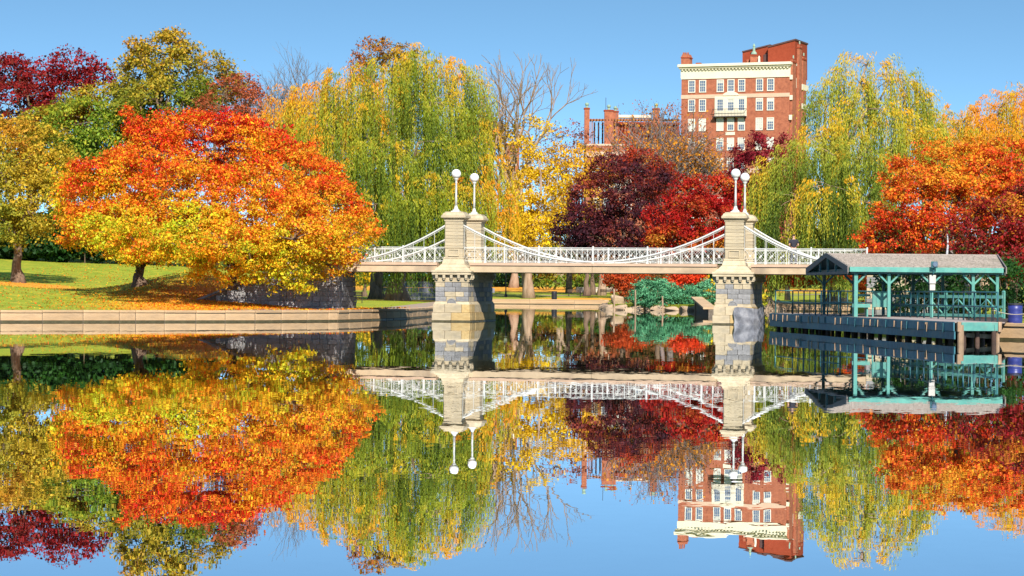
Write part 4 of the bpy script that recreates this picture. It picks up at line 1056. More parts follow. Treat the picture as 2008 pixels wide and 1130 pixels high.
def chain_posts(pts, label):
    for i, (x, y) in enumerate(pts):
        z = H(x, y); t = empty('chain_post', (x, y, z)); tag(t, label[i], 'bollard', 'chain posts beside the blue barrel')
        m = MB(); m.lathe(0, 0, [(0.05, 0), (0.05, 0.05), (0.03, 0.07), (0.03, 0.62), (0.05, 0.65), (0.02, 0.72)], 10); m.build('post', M['black_iron'], t)
        if i + 1 < len(pts):
            x2, y2 = pts[i + 1]; z2 = H(x2, y2); r_ = MB()
            r_.tube([(( x2 - x) * k / 12, (y2 - y) * k / 12, 0.60 + (z2 - z) * k / 12 - 0.16 * math.sin(math.pi * k / 12)) for k in range(13)], 0.014, 6); r_.build('chain', M['rope'], t)
chain_posts([(19.15, 99.4), (20.6, 98.0), (22.0, 97.2)], ['short dark chain post right beside the dock corner', 'short dark chain post in front of the blue barrel', 'short dark chain post at the right edge of the bank'])

# ------------------------------------------------------------------ person on the bridge
def skin_mesh(name, joints, edges, mt, parent, sub=2, root=0):
    me = bpy.data.meshes.new(name); me.from_pydata([j[0] for j in joints], edges, []); me.update(); me.materials.append(mt)
    o = link(name, me, parent)
    me.skin_vertices if me.skin_vertices else None
    sk = o.modifiers.new('skin', 'SKIN'); sk.use_smooth_shade = True
    if not me.skin_vertices:
        bpy.context.view_layer.update()
    lay = me.skin_vertices[0] if len(me.skin_vertices) else None
    if lay is None:
        import bmesh
        bm = bmesh.new(); bm.from_mesh(me); ly = bm.verts.layers.skin.verify(); bm.verts.ensure_lookup_table()
        for v, j in zip(bm.verts, joints): v[ly].radius = (j[1], j[2] if len(j) > 2 else j[1])
        bm.verts[root][ly].use_root = True; bm.to_mesh(me); bm.free()
    else:
        for v, j in zip(lay.data, joints): v.radius = (j[1], j[2] if len(j) > 2 else j[1])
        lay.data[root].use_root = True
    s = o.modifiers.new('sub', 'SUBSURF'); s.levels = sub; s.render_levels = sub
    return o
M['skin'] = mat('skin', (0.55, 0.32, 0.22), 0.55, noise=0.1, nscale=5)
M['shirt'] = mat('black_t_shirt', (0.035, 0.035, 0.05), 0.85, noise=0.3, nscale=6, bump=0.01, bscale=12)
M['trousers'] = mat('grey_work_trousers', (0.13, 0.14, 0.16), 0.85, noise=0.35, nscale=6, bump=0.01, bscale=12)
M['hair'] = mat('dark_hair', (0.03, 0.02, 0.015), 0.6, noise=0.2, nscale=10)
M['shoe'] = mat('white_trainers', (0.55, 0.53, 0.50), 0.6, noise=0.1, nscale=5)
pp = W(1556, 518, 139.6)
person = empty('person', (pp.x, pp.y, ZD - 0.05), R(12)); tag(person, 'person in black T-shirt and grey trousers standing on the bridge with back turned', 'person')
# local: x right, y away from the camera (the way the person faces)
J = [((0, 0, 0.95), 0.14, 0.11), ((0, 0.01, 1.15), 0.14, 0.10), ((0, -0.01, 1.38), 0.17, 0.11), ((0, 0, 1.50), 0.065), ((0, 0.01, 1.58), 0.058), ((0, 0.015, 1.68), 0.085, 0.095), ((0, 0.01, 1.75), 0.06, 0.07),
     ((0.19, -0.01, 1.42), 0.06), ((0.27, -0.03, 1.16), 0.045), ((0.17, 0.17, 1.10), 0.034), ((0.10, 0.24, 1.12), 0.028),
     ((-0.19, -0.01, 1.42), 0.06), ((-0.27, -0.03, 1.16), 0.045), ((-0.17, 0.17, 1.10), 0.034), ((-0.10, 0.24, 1.12), 0.028),
     ((0.10, 0, 0.86), 0.095), ((0.12, 0.01, 0.50), 0.062), ((0.13, -0.02, 0.10), 0.045), ((0.14, 0.12, 0.05), 0.04),
     ((-0.10, 0, 0.86), 0.095), ((-0.11, 0.02, 0.50), 0.062), ((-0.12, -0.01, 0.10), 0.045), ((-0.13, 0.13, 0.05), 0.04)]
Ed = [(0,1),(1,2),(2,3),(3,4),(4,5),(5,6),(2,7),(7,8),(8,9),(9,10),(2,11),(11,12),(12,13),(13,14),(0,15),(15,16),(16,17),(17,18),(0,19),(19,20),(20,21),(21,22)]
body = skin_mesh('body', J, Ed, M['skin'], person)
for sg in (1, -1):
    for k in range(4):
        b0_ = Vector((sg * (0.10 - 0.012 * k), 0.24 + 0.004 * k, 1.105 + 0.018 * k)); skin_mesh('finger', [(b0_, 0.011), (b0_ + Vector((-sg * 0.035, 0.045, 0.004)), 0.010), (b0_ + Vector((-sg * 0.06, 0.05, -0.015)), 0.008)], [(0, 1), (1, 2)], M['skin'], person, 1)
    b0_ = Vector((sg * 0.10, 0.225, 1.13)); skin_mesh('thumb', [(b0_, 0.013), (b0_ + Vector((-sg * 0.01, 0.03, 0.035)), 0.011), (b0_ + Vector((-sg * 0.02, 0.06, 0.045)), 0.009)], [(0, 1), (1, 2)], M['skin'], person, 1)
skin_mesh('shirt', [((0, 0, 0.97), 0.165, 0.135), ((0, 0.01, 1.15), 0.16, 0.125), ((0, -0.01, 1.36), 0.19, 0.13), ((0, 0, 1.485), 0.075), ((0.20, -0.01, 1.42), 0.082), ((0.255, -0.02, 1.24), 0.072), ((-0.20, -0.01, 1.42), 0.082), ((-0.255, -0.02, 1.24), 0.072)], [(0,1),(1,2),(2,3),(2,4),(4,5),(2,6),(6,7)], M['shirt'], person)
skin_mesh('trousers', [((0, 0, 0.98), 0.155, 0.125), ((0, 0, 0.88), 0.16, 0.13), ((0.10, 0, 0.80), 0.105), ((0.12, 0.01, 0.50), 0.082), ((0.13, -0.02, 0.10), 0.075), ((-0.10, 0, 0.80), 0.105), ((-0.11, 0.02, 0.50), 0.082), ((-0.12, -0.01, 0.10), 0.075)], [(0,1),(1,2),(2,3),(3,4),(1,5),(5,6),(6,7)], M['trousers'], person)
skin_mesh('hair', [((0, -0.015, 1.66), 0.085, 0.085), ((0, -0.01, 1.72), 0.095, 0.10), ((0, 0.02, 1.77), 0.065, 0.075)], [(0,1),(1,2)], M['hair'], person)
for sg in (1, -1):
    skin_mesh('shoe', [((sg * 0.13, -0.05, 0.045), 0.05, 0.045), ((sg * 0.135, 0.08, 0.045), 0.05, 0.04), ((sg * 0.14, 0.19, 0.035), 0.042, 0.03)], [(0,1),(1,2)], M['shoe'], person)
    skin_mesh('ear', [((sg * 0.086, 0.01, 1.66), 0.014, 0.02), ((sg * 0.096, 0.0, 1.69), 0.014, 0.02)], [(0,1)], M['skin'], person, 1)
skin_mesh('nose', [((0, 0.10, 1.69), 0.012), ((0, 0.125, 1.66), 0.016)], [(0,1)], M['skin'], person, 1)

# ------------------------------------------------------------------ stakes, rocks, benches, lamp, garden wall across the water
for i, (px, pt, lab) in enumerate(((1205, 568, 'tall pale wooden stake leaning out of the water left of the rocks'), (1246, 569, 'tall pale wooden stake in front of the blue-green juniper edge'), (1300, 581, 'shorter wooden stake in the water before the middle of the junipers'), (1363, 591, 'shortest wooden stake in the water near the right pier'))):
    y = 219.5; b_ = W(px, 611, y); tp = W(px - 1 + (i % 2), pt, y); m = MB(); m.tube([(0, 0, -0.8), ((tp.x - b_.x) * 0.5, 0, tp.z * 0.5), (tp.x - b_.x, 0, tp.z)], [0.075, 0.07, 0.065], 8)
    o = m.build('wooden_stake', M['timber'], None, smooth_=False); o.location = (b_.x, y, 0); tag(o, lab, 'stake')
M['rock'] = mat('warm_boulder', (0.52, 0.38, 0.25), 0.9, col2=(0.33, 0.23, 0.15), nscale=1.6, bump=0.05, bscale=4, rnd=0.2, stain=((0.14, 0.10, 0.07), 1.2, 0.7))
def rock_mesh(seed):
    import bmesh
    rs = random.Random(seed); bm = bmesh.new()
    for _ in range(18):
        v = Vector((rs.gauss(0, 1), rs.gauss(0, 1), rs.gauss(0, 1))).normalized(); v = Vector([max(-0.72, min(0.72, c)) for c in v]) * 0.7
        bm.verts.new(v)
    bmesh.ops.convex_hull(bm, input=bm.verts)
    for v in [v for v in bm.verts if not v.link_faces]: bm.verts.remove(v)
    bmesh.ops.bevel(bm, geom=list(bm.edges), offset=0.05, segments=1, affect='EDGES')
    me = bpy.data.meshes.new('boulder'); bm.to_mesh(me); bm.free(); me.materials.append(M['rock']); return me
RK = [rock_mesh(s) for s in range(6)]
rnd = random.Random(77)
ROCKLAB = {}
def rocks(line, label, n, size=(1.0, 1.9), hgt=(0.8, 1.1), row2=0.0, grp=None):
    root = empty('rock_embankment', (line[0][0], line[0][1], 0)); tag(root, label, 'rock bank')
    segs = [(Vector(line[i]), Vector(line[i+1])) for i in range(len(line) - 1)]; tot = sum((b - a).length for a, b in segs)
    for a, b in segs:
        L_ = (b - a).length; s = 0; u = (b - a) / L_; nr = Vector((u.y, -u.x))
        while s < L_:
            w = rnd.uniform(*size); p = a + u * min(s + w/2, L_) + nr * rnd.uniform(-0.15, 0.25)
            link('rock', rnd.choice(RK), root, (p.x - line[0][0], p.y - line[0][1], rnd.uniform(0.0, 0.15)), (rnd.uniform(-.1, .1), rnd.uniform(-.1, .1), math.atan2(u.y, u.x) + rnd.uniform(-.2, .2)), (w * 1.0, rnd.uniform(0.9, 1.3), rnd.uniform(*hgt)))
            if rnd.random() < row2:
                p2 = p - nr * rnd.uniform(0.5, 1.0); link('rock', rnd.choice(RK), root, (p2.x - line[0][0], p2.y - line[0][1], rnd.uniform(0.55, 0.9)), (rnd.uniform(-.4, .4), rnd.uniform(-.4, .4), rnd.uniform(0, 3)), (rnd.uniform(.8, 1.6), rnd.uniform(.8, 1.2), rnd.uniform(0.6, 1.1)))
            s += w * 0.88
rocks([(8.9, 232), (9.2, 226), (16.8, 222)], 'row of warm brown boulders along the water below the green junipers', 10, row2=0.35, hgt=(0.6, 0.85))
rocks([(11.7, 301), (8.9, 232)], 'line of dark boulders on the shore running back from the wooden stakes', 20, size=(2, 3.0), row2=0.0, hgt=(0.3, 0.5))
rocks([(18.0, 190), (19.5, 226), (25, 232)], 'tan boulders at the water just right of the right bridge pier', 14, size=(1.6, 2.8), row2=0.6)

M['bench'] = mat('bench_timber', (0.10, 0.06, 0.04), 0.7, noise=0.3, nscale=4)
def bench(px, y, rz, label):
    x = WX(px, y); t = empty('park_bench', (x, y, H(x, y)), rz); tag(t, label, 'bench')
    for k in range(4):
        m = MB(); m.box(-0.9, 0.9, -0.22 + k * 0.12, -0.12 + k * 0.12, 0.44, 0.47); m.build('seat_slat', M['bench'], t)
    for k in range(3):
        m = MB(); m.box(-0.9, 0.9, 0.26, 0.29, 0.56 + k * 0.12, 0.65 + k * 0.12); m.build('back_slat', M['bench'], t)
    for sx in (-0.75, 0.75):
        m = MB(); m.bar((sx, -0.2, 0), (sx, -0.15, 0.44), 0.05); m.bar((sx, 0.3, 0), (sx, 0.28, 0.92), 0.05); m.bar((sx, -0.25, 0.42), (sx, 0.3, 0.42), 0.05); m.bar((sx, -0.22, 0.62), (sx, 0.28, 0.64), 0.04); m.bar((sx, -0.2, 0.44), (sx, -0.2, 0.62), 0.04)
        m.build('leg', M['black_iron'], t)
bench(695, 196, R(-60), 'dark slatted bench beside the path just left of the willow trunk')
bench(1127, 322, R(8), 'dark slatted park bench on the far lawn near the litter bin')
bench(1190, 322, R(-5), 'dark slatted park bench at the foot of the pale trunk on the far lawn')
bench(1625, 236, R(4), 'dark slatted bench on the pavement beneath the right willow')
def post_lamp(px, y, h, label):
    x = WX(px, y); t = empty('park_lamp', (x, y, H(x, y))); tag(t, label, 'street lamp')
    m = MB(); m.lathe(0, 0, [(0.22, 0), (0.20, 0.3), (0.11, 0.45), (0.10, 0.8), (0.075, 0.9), (0.06, h)], 10); m.build('pole', M['black_iron'], t)
    m = MB(); m.lathe(0, 0, [(0.08, h), (0.20, h + 0.12), (0.24, h + 0.55), (0.20, h + 0.62)], 10); m.build('globe', M['globe'], t)
    m = MB(); m.lathe(0, 0, [(0.26, h + 0.62), (0.18, h + 0.76), (0.03, h + 0.9)], 10); m.build('cap', M['black_iron'], t)
post_lamp(992, 316, 3.6, 'slim dark lamp post on the far lawn next to the left bridge pier')
post_lamp(1432, 300, 3.6, 'slim dark lamp post behind the right bridge pier')
M['wall_grey'] = mat('grey_garden_wall', (0.24, 0.24, 0.27), 0.9, col2=(0.16, 0.16, 0.19), nscale=0.6, bump=0.02, bscale=5, rnd=0.1)
gw = empty('garden_wall', (WX(770, 262), 262, 0.4)); tag(gw, 'plain grey garden wall behind the drooping willow left of the left pier', 'wall')
rnd = random.Random(3)
for r_ in range(4):
    s = -1.0
    while s < 9.5:
        l = rnd.uniform(0.9, 1.6); m = MB(); m.box(s, s + l - 0.03, -0.2 + rnd.uniform(-.01, .01), 0.2, r_ * 0.5, r_ * 0.5 + 0.48); m.build('block', M['wall_grey'], gw); s += l
m = MB(); m.box(-1.1, 9.6, -0.26, 0.26, 2.0, 2.12); m.build('coping', M['wall_grey'], gw)
M['wall_pale'] = mat('pale_low_wall', (0.50, 0.42, 0.36), 0.9, noise=0.2, nscale=0.5, rnd=0.1)
gw = empty('low_wall', (WX(1130, 352), 352, 1.0)); tag(gw, 'pale low stone wall at the back of the far lawn, right part', 'wall')
for k in range(7):
    m = MB(); m.box(k * 1.2, k * 1.2 + 1.17, -0.25, 0.25, 0, 1.0); m.build('block', M['wall_pale'], gw)
    m = MB(); m.box(k * 1.2, k * 1.2 + 1.19, -0.32, 0.32, 1.0, 1.14); m.build('coping', M['wall_pale'], gw)

# ------------------------------------------------------------------ trees and shrubs
def hexc(h):
    c = [int(h[i:i+2], 16) / 255 for i in (0, 2, 4)]
    return [x / 12.92 if x <= 0.04045 else ((x + 0.055) / 1.055) ** 2.4 for x in c]
def pal(*hs): return np.array([hexc(h) for h in hs])
def noise3(P, rs, k=7, f=0.35):
    """cheap smooth noise: a sum of random plane waves, about -1..1"""
    out = np.zeros(len(P))
    for i in range(k):
        d = rs.normal(size=3); d /= np.linalg.norm(d); out += np.sin(P @ d * f * (1 + i * 0.5) + rs.uniform(0, 6.28)) / (1 + i * 0.25)
    return out / 2.4
def ramp(P, t):
    t = np.clip(t, 0, 0.9999) * (len(P) - 1); i = t.astype(int); f = (t - i)[:, None]
    return P[i] * (1 - f) + P[i + 1] * f
def leaf_quads(C, Nrm, size, rs, aspect=0.55, axis=None):
    n = len(C); a = rs.normal(size=(n, 3)) if axis is None else axis
    a = a - Nrm * (a * Nrm).sum(1)[:, None]; a /= np.linalg.norm(a, axis=1)[:, None] + 1e-9
    b = np.cross(Nrm, a); s = size[:, None]
    bend = Nrm * s * 0.18
    V = np.stack([C - a * s * 0.5 + bend, C + b * s * aspect * 0.5, C + a * s * 0.5 + bend, C - b * s * aspect * 0.5], axis=1).reshape(-1, 3)
    return V, np.arange(4 * n).reshape(n, 4)

LEAFCOUNT = [0]
def crown(blobs, palette, seed, leaf=0.20, clump=0.55, dens=1.0, per=34, grad=0.6, nf=0.30, jit=0.10, thin=0.0, zmin=None, inner=0.25, ground=True, flat=0.65, spray=0.0, bias=0.0, namp=0.22):
    """blobs: [(cx, cy, cz, rx, ry, rz)] in world metres -> leaf centres, normals, colours; grad = how much colour follows height"""
    rs = np.random.RandomState(seed); CC = []; BN = []; leaf = leaf * 0.76; per = per * 1.65
    B_ = np.array(blobs, float)
    for b in B_:
        r = b[3:6]; area = 4 * math.pi * ((r[0]*r[1])**1.6 / 3 + (r[0]*r[2])**1.6 / 3 + (r[1]*r[2])**1.6 / 3) ** (1/1.6)
        n = max(6, int(area / (clump ** 2) * 0.72 * dens))
        d = rs.normal(size=(n, 3)); d /= np.linalg.norm(d, axis=1)[:, None]
        lump = 1 + 0.16 * noise3(d * 3.0, rs, 5, 1.3)
        rad = (1 - inner * rs.uniform(0, 1, n) ** 1.5) * lump + rs.exponential(0.05, n)
        c = b[:3] + d * rad[:, None] * r
        # drop clumps deep inside other blobs
        keep = np.ones(n, bool)
        for o in B_:
            if o is b or np.allclose(o, b): continue
            q = (((c - o[:3]) / o[3:6]) ** 2).sum(1); keep &= q > 0.45
        CC.append(c[keep]); BN.append(d[keep])
    C = np.concatenate(CC); D_ = np.concatenate(BN)
    if zmin is not None: k = C[:, 2] > zmin; C, D_ = C[k], D_[k]
    if thin: k = (noise3(C, rs, 6, 0.9) > -0.9 + thin * 1.2); C, D_ = C[k], D_[k]
    n = len(C)
    cs = clump * rs.uniform(0.55, 1.25, n)
    m = np.repeat(np.arange(n), np.maximum(4, (per * (cs / clump) ** 1.5 * rs.uniform(0.6, 1.4, n)).astype(int)))
    off = rs.normal(size=(len(m), 3)) * 0.5; off[:, 2] *= flat
    # clumps stretch outwards into sprays
    if spray: off += D_[m] * np.abs(rs.normal(size=len(m)))[:, None] * spray
    L = C[m] + off * cs[m][:, None]
    nr = rs.normal(size=(len(m), 3)) * 0.75 + D_[m] * 0.5 + np.array([0, 0, 0.35]); nr /= np.linalg.norm(nr, axis=1)[:, None]
    zlo, zhi = C[:, 2].min(), C[:, 2].max()
    cn = noise3(C, rs, 7, nf); tc = bias + grad * (C[:, 2] - zlo) / (zhi - zlo + 1e-6) + (1 - grad) * 0.5 + cn * namp + rs.normal(size=n) * 0.07
    t = tc[m] + rs.normal(size=len(m)) * jit
    col = ramp(palette, t) * rs.uniform(0.72, 1.22, len(m))[:, None]
    size = leaf * np.clip(np.exp(rs.normal(size=len(m)) * 0.34), 0.4, 2.2)
    col *= rs.uniform(0.80, 1.16, n)[m][:, None]
    V, F = leaf_quads(L, nr, size, rs, 0.62)
    LEAFCOUNT[0] += len(F)
    return V, F, np.clip(col, 0, 1), C

def limb_pts(a, b, rs, sag=0.12, n=6):
    a, b = Vector(a), Vector(b); L_ = (b - a).length; out = []
    side = Vector((rs.uniform(-1, 1), rs.uniform(-1, 1), 0)) * L_ * 0.10
    for i in range(n + 1):
        f = i / n; p = a.lerp(b, f); p += side * math.sin(math.pi * f); p.z += L_ * sag * math.sin(math.pi * f) * (1 if True else 0)
        out.append(p)
    return out

def skeleton(mb, base, height, r0, targets, rs, fork=0.3, lean=0.0, twigs=None, nsec=5):
    """trunk then limbs out to the targets; twigs: extra end points"""
    base = Vector(base); top = base + Vector((lean, rs.uniform(-.2, .2), height))
    tp = [base + Vector((0, 0, -0.4))]
    for i in range(1, 8):
        f = i / 7; tp.append(base.lerp(top, f) + Vector((rs.uniform(-1, 1), rs.uniform(-1, 1), 0)) * r0 * 0.35)
    rr = [r0 * (1.75 if i == 0 else 1.25 if i == 1 else 1.0 - 0.45 * i / 7) for i in range(8)]
    mb.tube(tp, rr, 10)
    limbs = []
    for t in targets:
        t = Vector(t); f = rs.uniform(fork, 0.98); st = base.lerp(top, f); k = min(7, int(f * 7)); st = tp[k]
        pts = limb_pts(st, t, rs); r1 = r0 * rs.uniform(0.30, 0.5)
        mb.tube(pts, [r1 * (1 - 0.8 * i / (len(pts) - 1)) for i in range(len(pts))], 6); limbs.append(pts)
    if twigs is not None and limbs:
        L_ = np.array([[list(p) for p in l] for l in limbs]).reshape(-1, 3)
        for t in twigs:
            d = ((L_ - np.array(t)) ** 2).sum(1) + 1 + np.sin(L_.sum(1) * 37.0); j = int(np.argmin(d)); a = Vector(L_[j]); b = Vector(t)
            if (b - a).length < 0.4: continue
            pts = limb_pts(a, b, rs, 0.05, 3); r1 = min(0.06, r0 * 0.14)
            mb.tube(pts, [r1, r1 * 0.7, r1 * 0.45, r1 * 0.2], 4, cap=False)

def world_blobs(blobs, d):
    """(px, py, rx_px, ry_px[, depth offset m, depth radius factor]) seen at distance d"""
    out = []
    for b in blobs:
        dd = d + (b[4] if len(b) > 4 else 0); p = W(b[0], b[1], dd); s = dd / FPX; rx, rz = b[2] * s, b[3] * s
        ry = (rx + rz) / 2 * (b[5] if len(b) > 5 else 0.95); out.append((p.x, p.y, p.z, rx, ry, rz))
    return out

def tree(name, label, cat, base, blobs, palette, seed, bark='bark', r0=0.3, tops=None, ntwig=60, group=None, th=None, fork=0.3, **kw):
    """base: (px, d); blobs in line-of-sight pixels at that distance"""
    px, d = base; x = WX(px, d); z = H(x, d); wb = world_blobs(blobs, d); rs = random.Random(seed)
    t = empty(name, (x, d, z)); tag(t, label, cat, group)
    V, F, col, C = crown(wb, palette, seed, **kw)
    V = V - np.array([x, d, z])
    link('crown', mesh_np('crown', V, F, M['leaf'], col), t)
    mb = MB(); zmid = np.mean([b[2] for b in wb]) - z; hgt = th or max(1.2, zmid * 0.75)
    tg = [(b[0] - x + rs.uniform(-.3, .3) * b[3], b[1] - d + rs.uniform(-.3, .3) * b[4], b[2] - z) for b in wb]
    if len(tg) > 14: tg = rs.sample(tg, 14)
    Cl = C - np.array([x, d, z]); idx = np.random.RandomState(seed).choice(len(Cl), min(ntwig, len(Cl)), replace=False)
    skeleton(mb, (0, 0, 0), hgt, r0, tg, rs, fork=fork, twigs=[tuple(Cl[i] * 0.97) for i in idx])
    mb.build('trunk', M[bark], t, smooth_=True)
    return t

def shrub(name, label, cat, d, blobs, palette, seed, group=None, z0=None, **kw):
    wb = world_blobs(blobs, d); x = np.mean([b[0] for b in wb]); z = z0 if z0 is not None else H(x, d)
    t = empty(name, (x, d, z)); tag(t, label, cat, group)
    kw.setdefault('zmin', z + 0.02)
    V, F, col, C = crown(wb, palette, seed, **kw); V = V - np.array([x, d, z])
    link('foliage', mesh_np('foliage', V, F, M['leaf'], col), t)
    mb = MB(); rs = random.Random(seed); Cl = C - np.array([x, d, z])
    for i in np.random.RandomState(seed).choice(len(Cl), min(14, len(Cl)), replace=False):
        p = Vector(Cl[i]) * 0.95; a = Vector((p.x * (0.92 if name == 'evergreen_hedge' else 0.35), p.y * 0.35, -0.3)); mb.tube([a, a.lerp(p, .5) + Vector((0, 0, .1)), p], [0.05, 0.035, 0.012], 5)
    mb.build('stem', M['bark'], t)
    return t

# ---- weeping willow: hanging strands of narrow leaves
def willow(label, base, lobes, palette, seed, r0=0.8, strand=1.0, leafl=0.27, gold=None, trunks=None, bark='bark_pale', th=None):
    """lobes: (px, py_top, rx_px, ry_px, py_bottom, depth offset, goldness, boughs per area factor)"""
    px, d = base; x0 = WX(px, d); z0 = H(x0, d); rs = np.random.RandomState(seed)
    t = empty('weeping_willow', (x0, d, z0)); tag(t, label, 'willow tree')
    CV = []; CF = []; CCc = []; nv = 0; ends = []
    mbx = MB()
    for lb in lobes:
        lpx, lpt, rxp, ryp, lbot, doff, gl = lb[:7]; df = lb[7] if len(lb) > 7 else 1.0
        dd = d + doff; s = dd / FPX; c = W(lpx, lpt + ryp, dd); rx, rz = rxp * s * 1.12, ryp * s * 1.05; ry = rx * 0.85; zb = W(lpx, lbot, dd).z
        nb = int(math.pi * rx * ry * 0.98 * df * strand * 1.0 + 10)
        # bough tips on the dome, denser to the rim
        ang = rs.uniform(0, 2 * math.pi, nb); rr = np.sqrt(rs.uniform(0.0, 1, nb)) ** 0.8; rr = np.where(rs.uniform(size=nb) < .35, rs.uniform(.85, 1.04, nb), rr)
        bx = c.x + rx * rr * np.cos(ang); by = c.y + ry * rr * np.sin(ang); bz = c.z + rz * np.sqrt(np.clip(1 - np.clip(rr, 0, 1) ** 2, 0, 1)) * rs.uniform(0.72, 1.06, nb) - rs.exponential(0.5, nb)
        dirx, diry = np.cos(ang), np.sin(ang)
        ends.append(np.column_stack([bx, by, bz]))
        bt = rs.normal(size=nb) * 0.16 + gl
        front = by < c.y + ry * 0.35
        gap = np.sin(bx * 2.1 + rs.uniform(0, 6)) + np.sin(bx * 3.7 + by * 1.3 + rs.uniform(0, 6)) < -0.95
        ns = np.where(front, np.where(gap, 2, rs.randint(11, 22, nb)), rs.randint(3, 6, nb))
        bi = np.repeat(np.arange(nb), ns); n = len(bi)
        zlow = zb + rs.normal(size=nb)[bi] * 0.9
        drop = np.minimum(bz[bi] - zlow, rs.uniform(3.5, 11.0, nb)[bi] * rs.uniform(0.75, 1.1, n)); drop = np.clip(drop, 0.8, None)
        # strand origin: fan along an arch from the bough tip
        fan = rs.normal(size=n) * 0.42; ox = bx[bi] + fan * -diry[bi] + rs.normal(size=n) * 0.10; oy = by[bi] + fan * dirx[bi] + rs.normal(size=n) * 0.10; oz = bz[bi] - np.abs(fan) * 0.5 + rs.normal(size=n) * 0.12
        out = rs.uniform(0.35, 1.5, n) * np.where(rs.uniform(size=nb) < .5, 1.25, .7)[bi]
        sway = rs.normal(size=n) * 0.12 ; sway2 = rs.normal(size=nb)[bi] * 0.15
        step = 0.19; cnt = (drop / step).astype(int) + 3; li = np.repeat(np.arange(n), cnt); pos = np.concatenate([np.arange(k) for k in cnt]) * step
        g = pos / np.maximum(drop[li], 0.1)
        arch = 1 - np.exp(-pos / 0.7)
        X = ox[li] + dirx[bi][li] * out[li] * arch + sway[li] * g + sway2[li] * g * 1.4; Y = oy[li] + diry[bi][li] * out[li] * arch + sway[li] * g * 0.7
        Z = oz[li] + 0.34 * out[li] * np.sin(np.clip(pos / 1.1, 0, 1) * math.pi) - pos * np.clip(pos / 0.8, 0.25, 1)
        k = (Z > z0 + 0.7); X, Y, Z, li, g = X[k], Y[k], Z[k], li[k], g[k]
        m = len(X); jx = rs.normal(size=(m, 3)) * np.array([0.05, 0.05, 0.06]); P = np.column_stack([X, Y, Z]) + jx
        ax = np.column_stack([rs.normal(size=m) * 0.16 + dirx[bi][li] * np.exp(-pos[k] / 0.6) * 1.2, rs.normal(size=m) * 0.16, -np.ones(m)]); ax /= np.linalg.norm(ax, axis=1)[:, None]
        nr = rs.normal(size=(m, 3)) * np.array([1, 1, 0.4]) + np.array([0, -0.35, 0.25]); nr -= ax * (nr * ax).sum(1)[:, None]; nr /= np.linalg.norm(nr, axis=1)[:, None]
        size = leafl * rs.uniform(0.7, 1.35, m)
        V, F = leaf_quads(P, nr, size, rs, 0.28, axis=ax)
        tt = bt[bi][li] + 0.34 * np.exp(-g * 5.0) - 0.13 * g - 0.02 + rs.normal(size=n)[li] * 0.05 + rs.normal(size=m) * 0.03  # strand tops turned gold: sunlight on the crests put into the leaf colour
        col = ramp(palette, tt) * rs.uniform(0.75, 1.2, m)[:, None]
        CV.append(V); CF.append(F + nv); nv += len(V); CCc.append(col)
    V = np.concatenate(CV) - np.array([x0, d, z0]); F = np.concatenate(CF); LEAFCOUNT[0] += len(F)
    link('crown', mesh_np('crown', V, F, M['leaf'], np.clip(np.concatenate(CCc), 0, 1)), t)
    E_ = np.concatenate(ends) - np.array([x0, d, z0]); r_ = random.Random(seed); mb = MB()
    idx = rs.choice(len(E_), min(130, len(E_)), replace=False)
    tg = []
    for lb in lobes:
        dd = d + lb[5]; c = W(lb[0], lb[1] + lb[3] * 0.7, dd); tg.append((c.x - x0, c.y - d, c.z - z0))
    skeleton(mb, (0, 0, 0), th or 5.5, r0, tg, r_, fork=0.55, twigs=[tuple(E_[i]) for i in idx])
    mb.build('trunk', M[bark], t, smooth_=True)
    return t

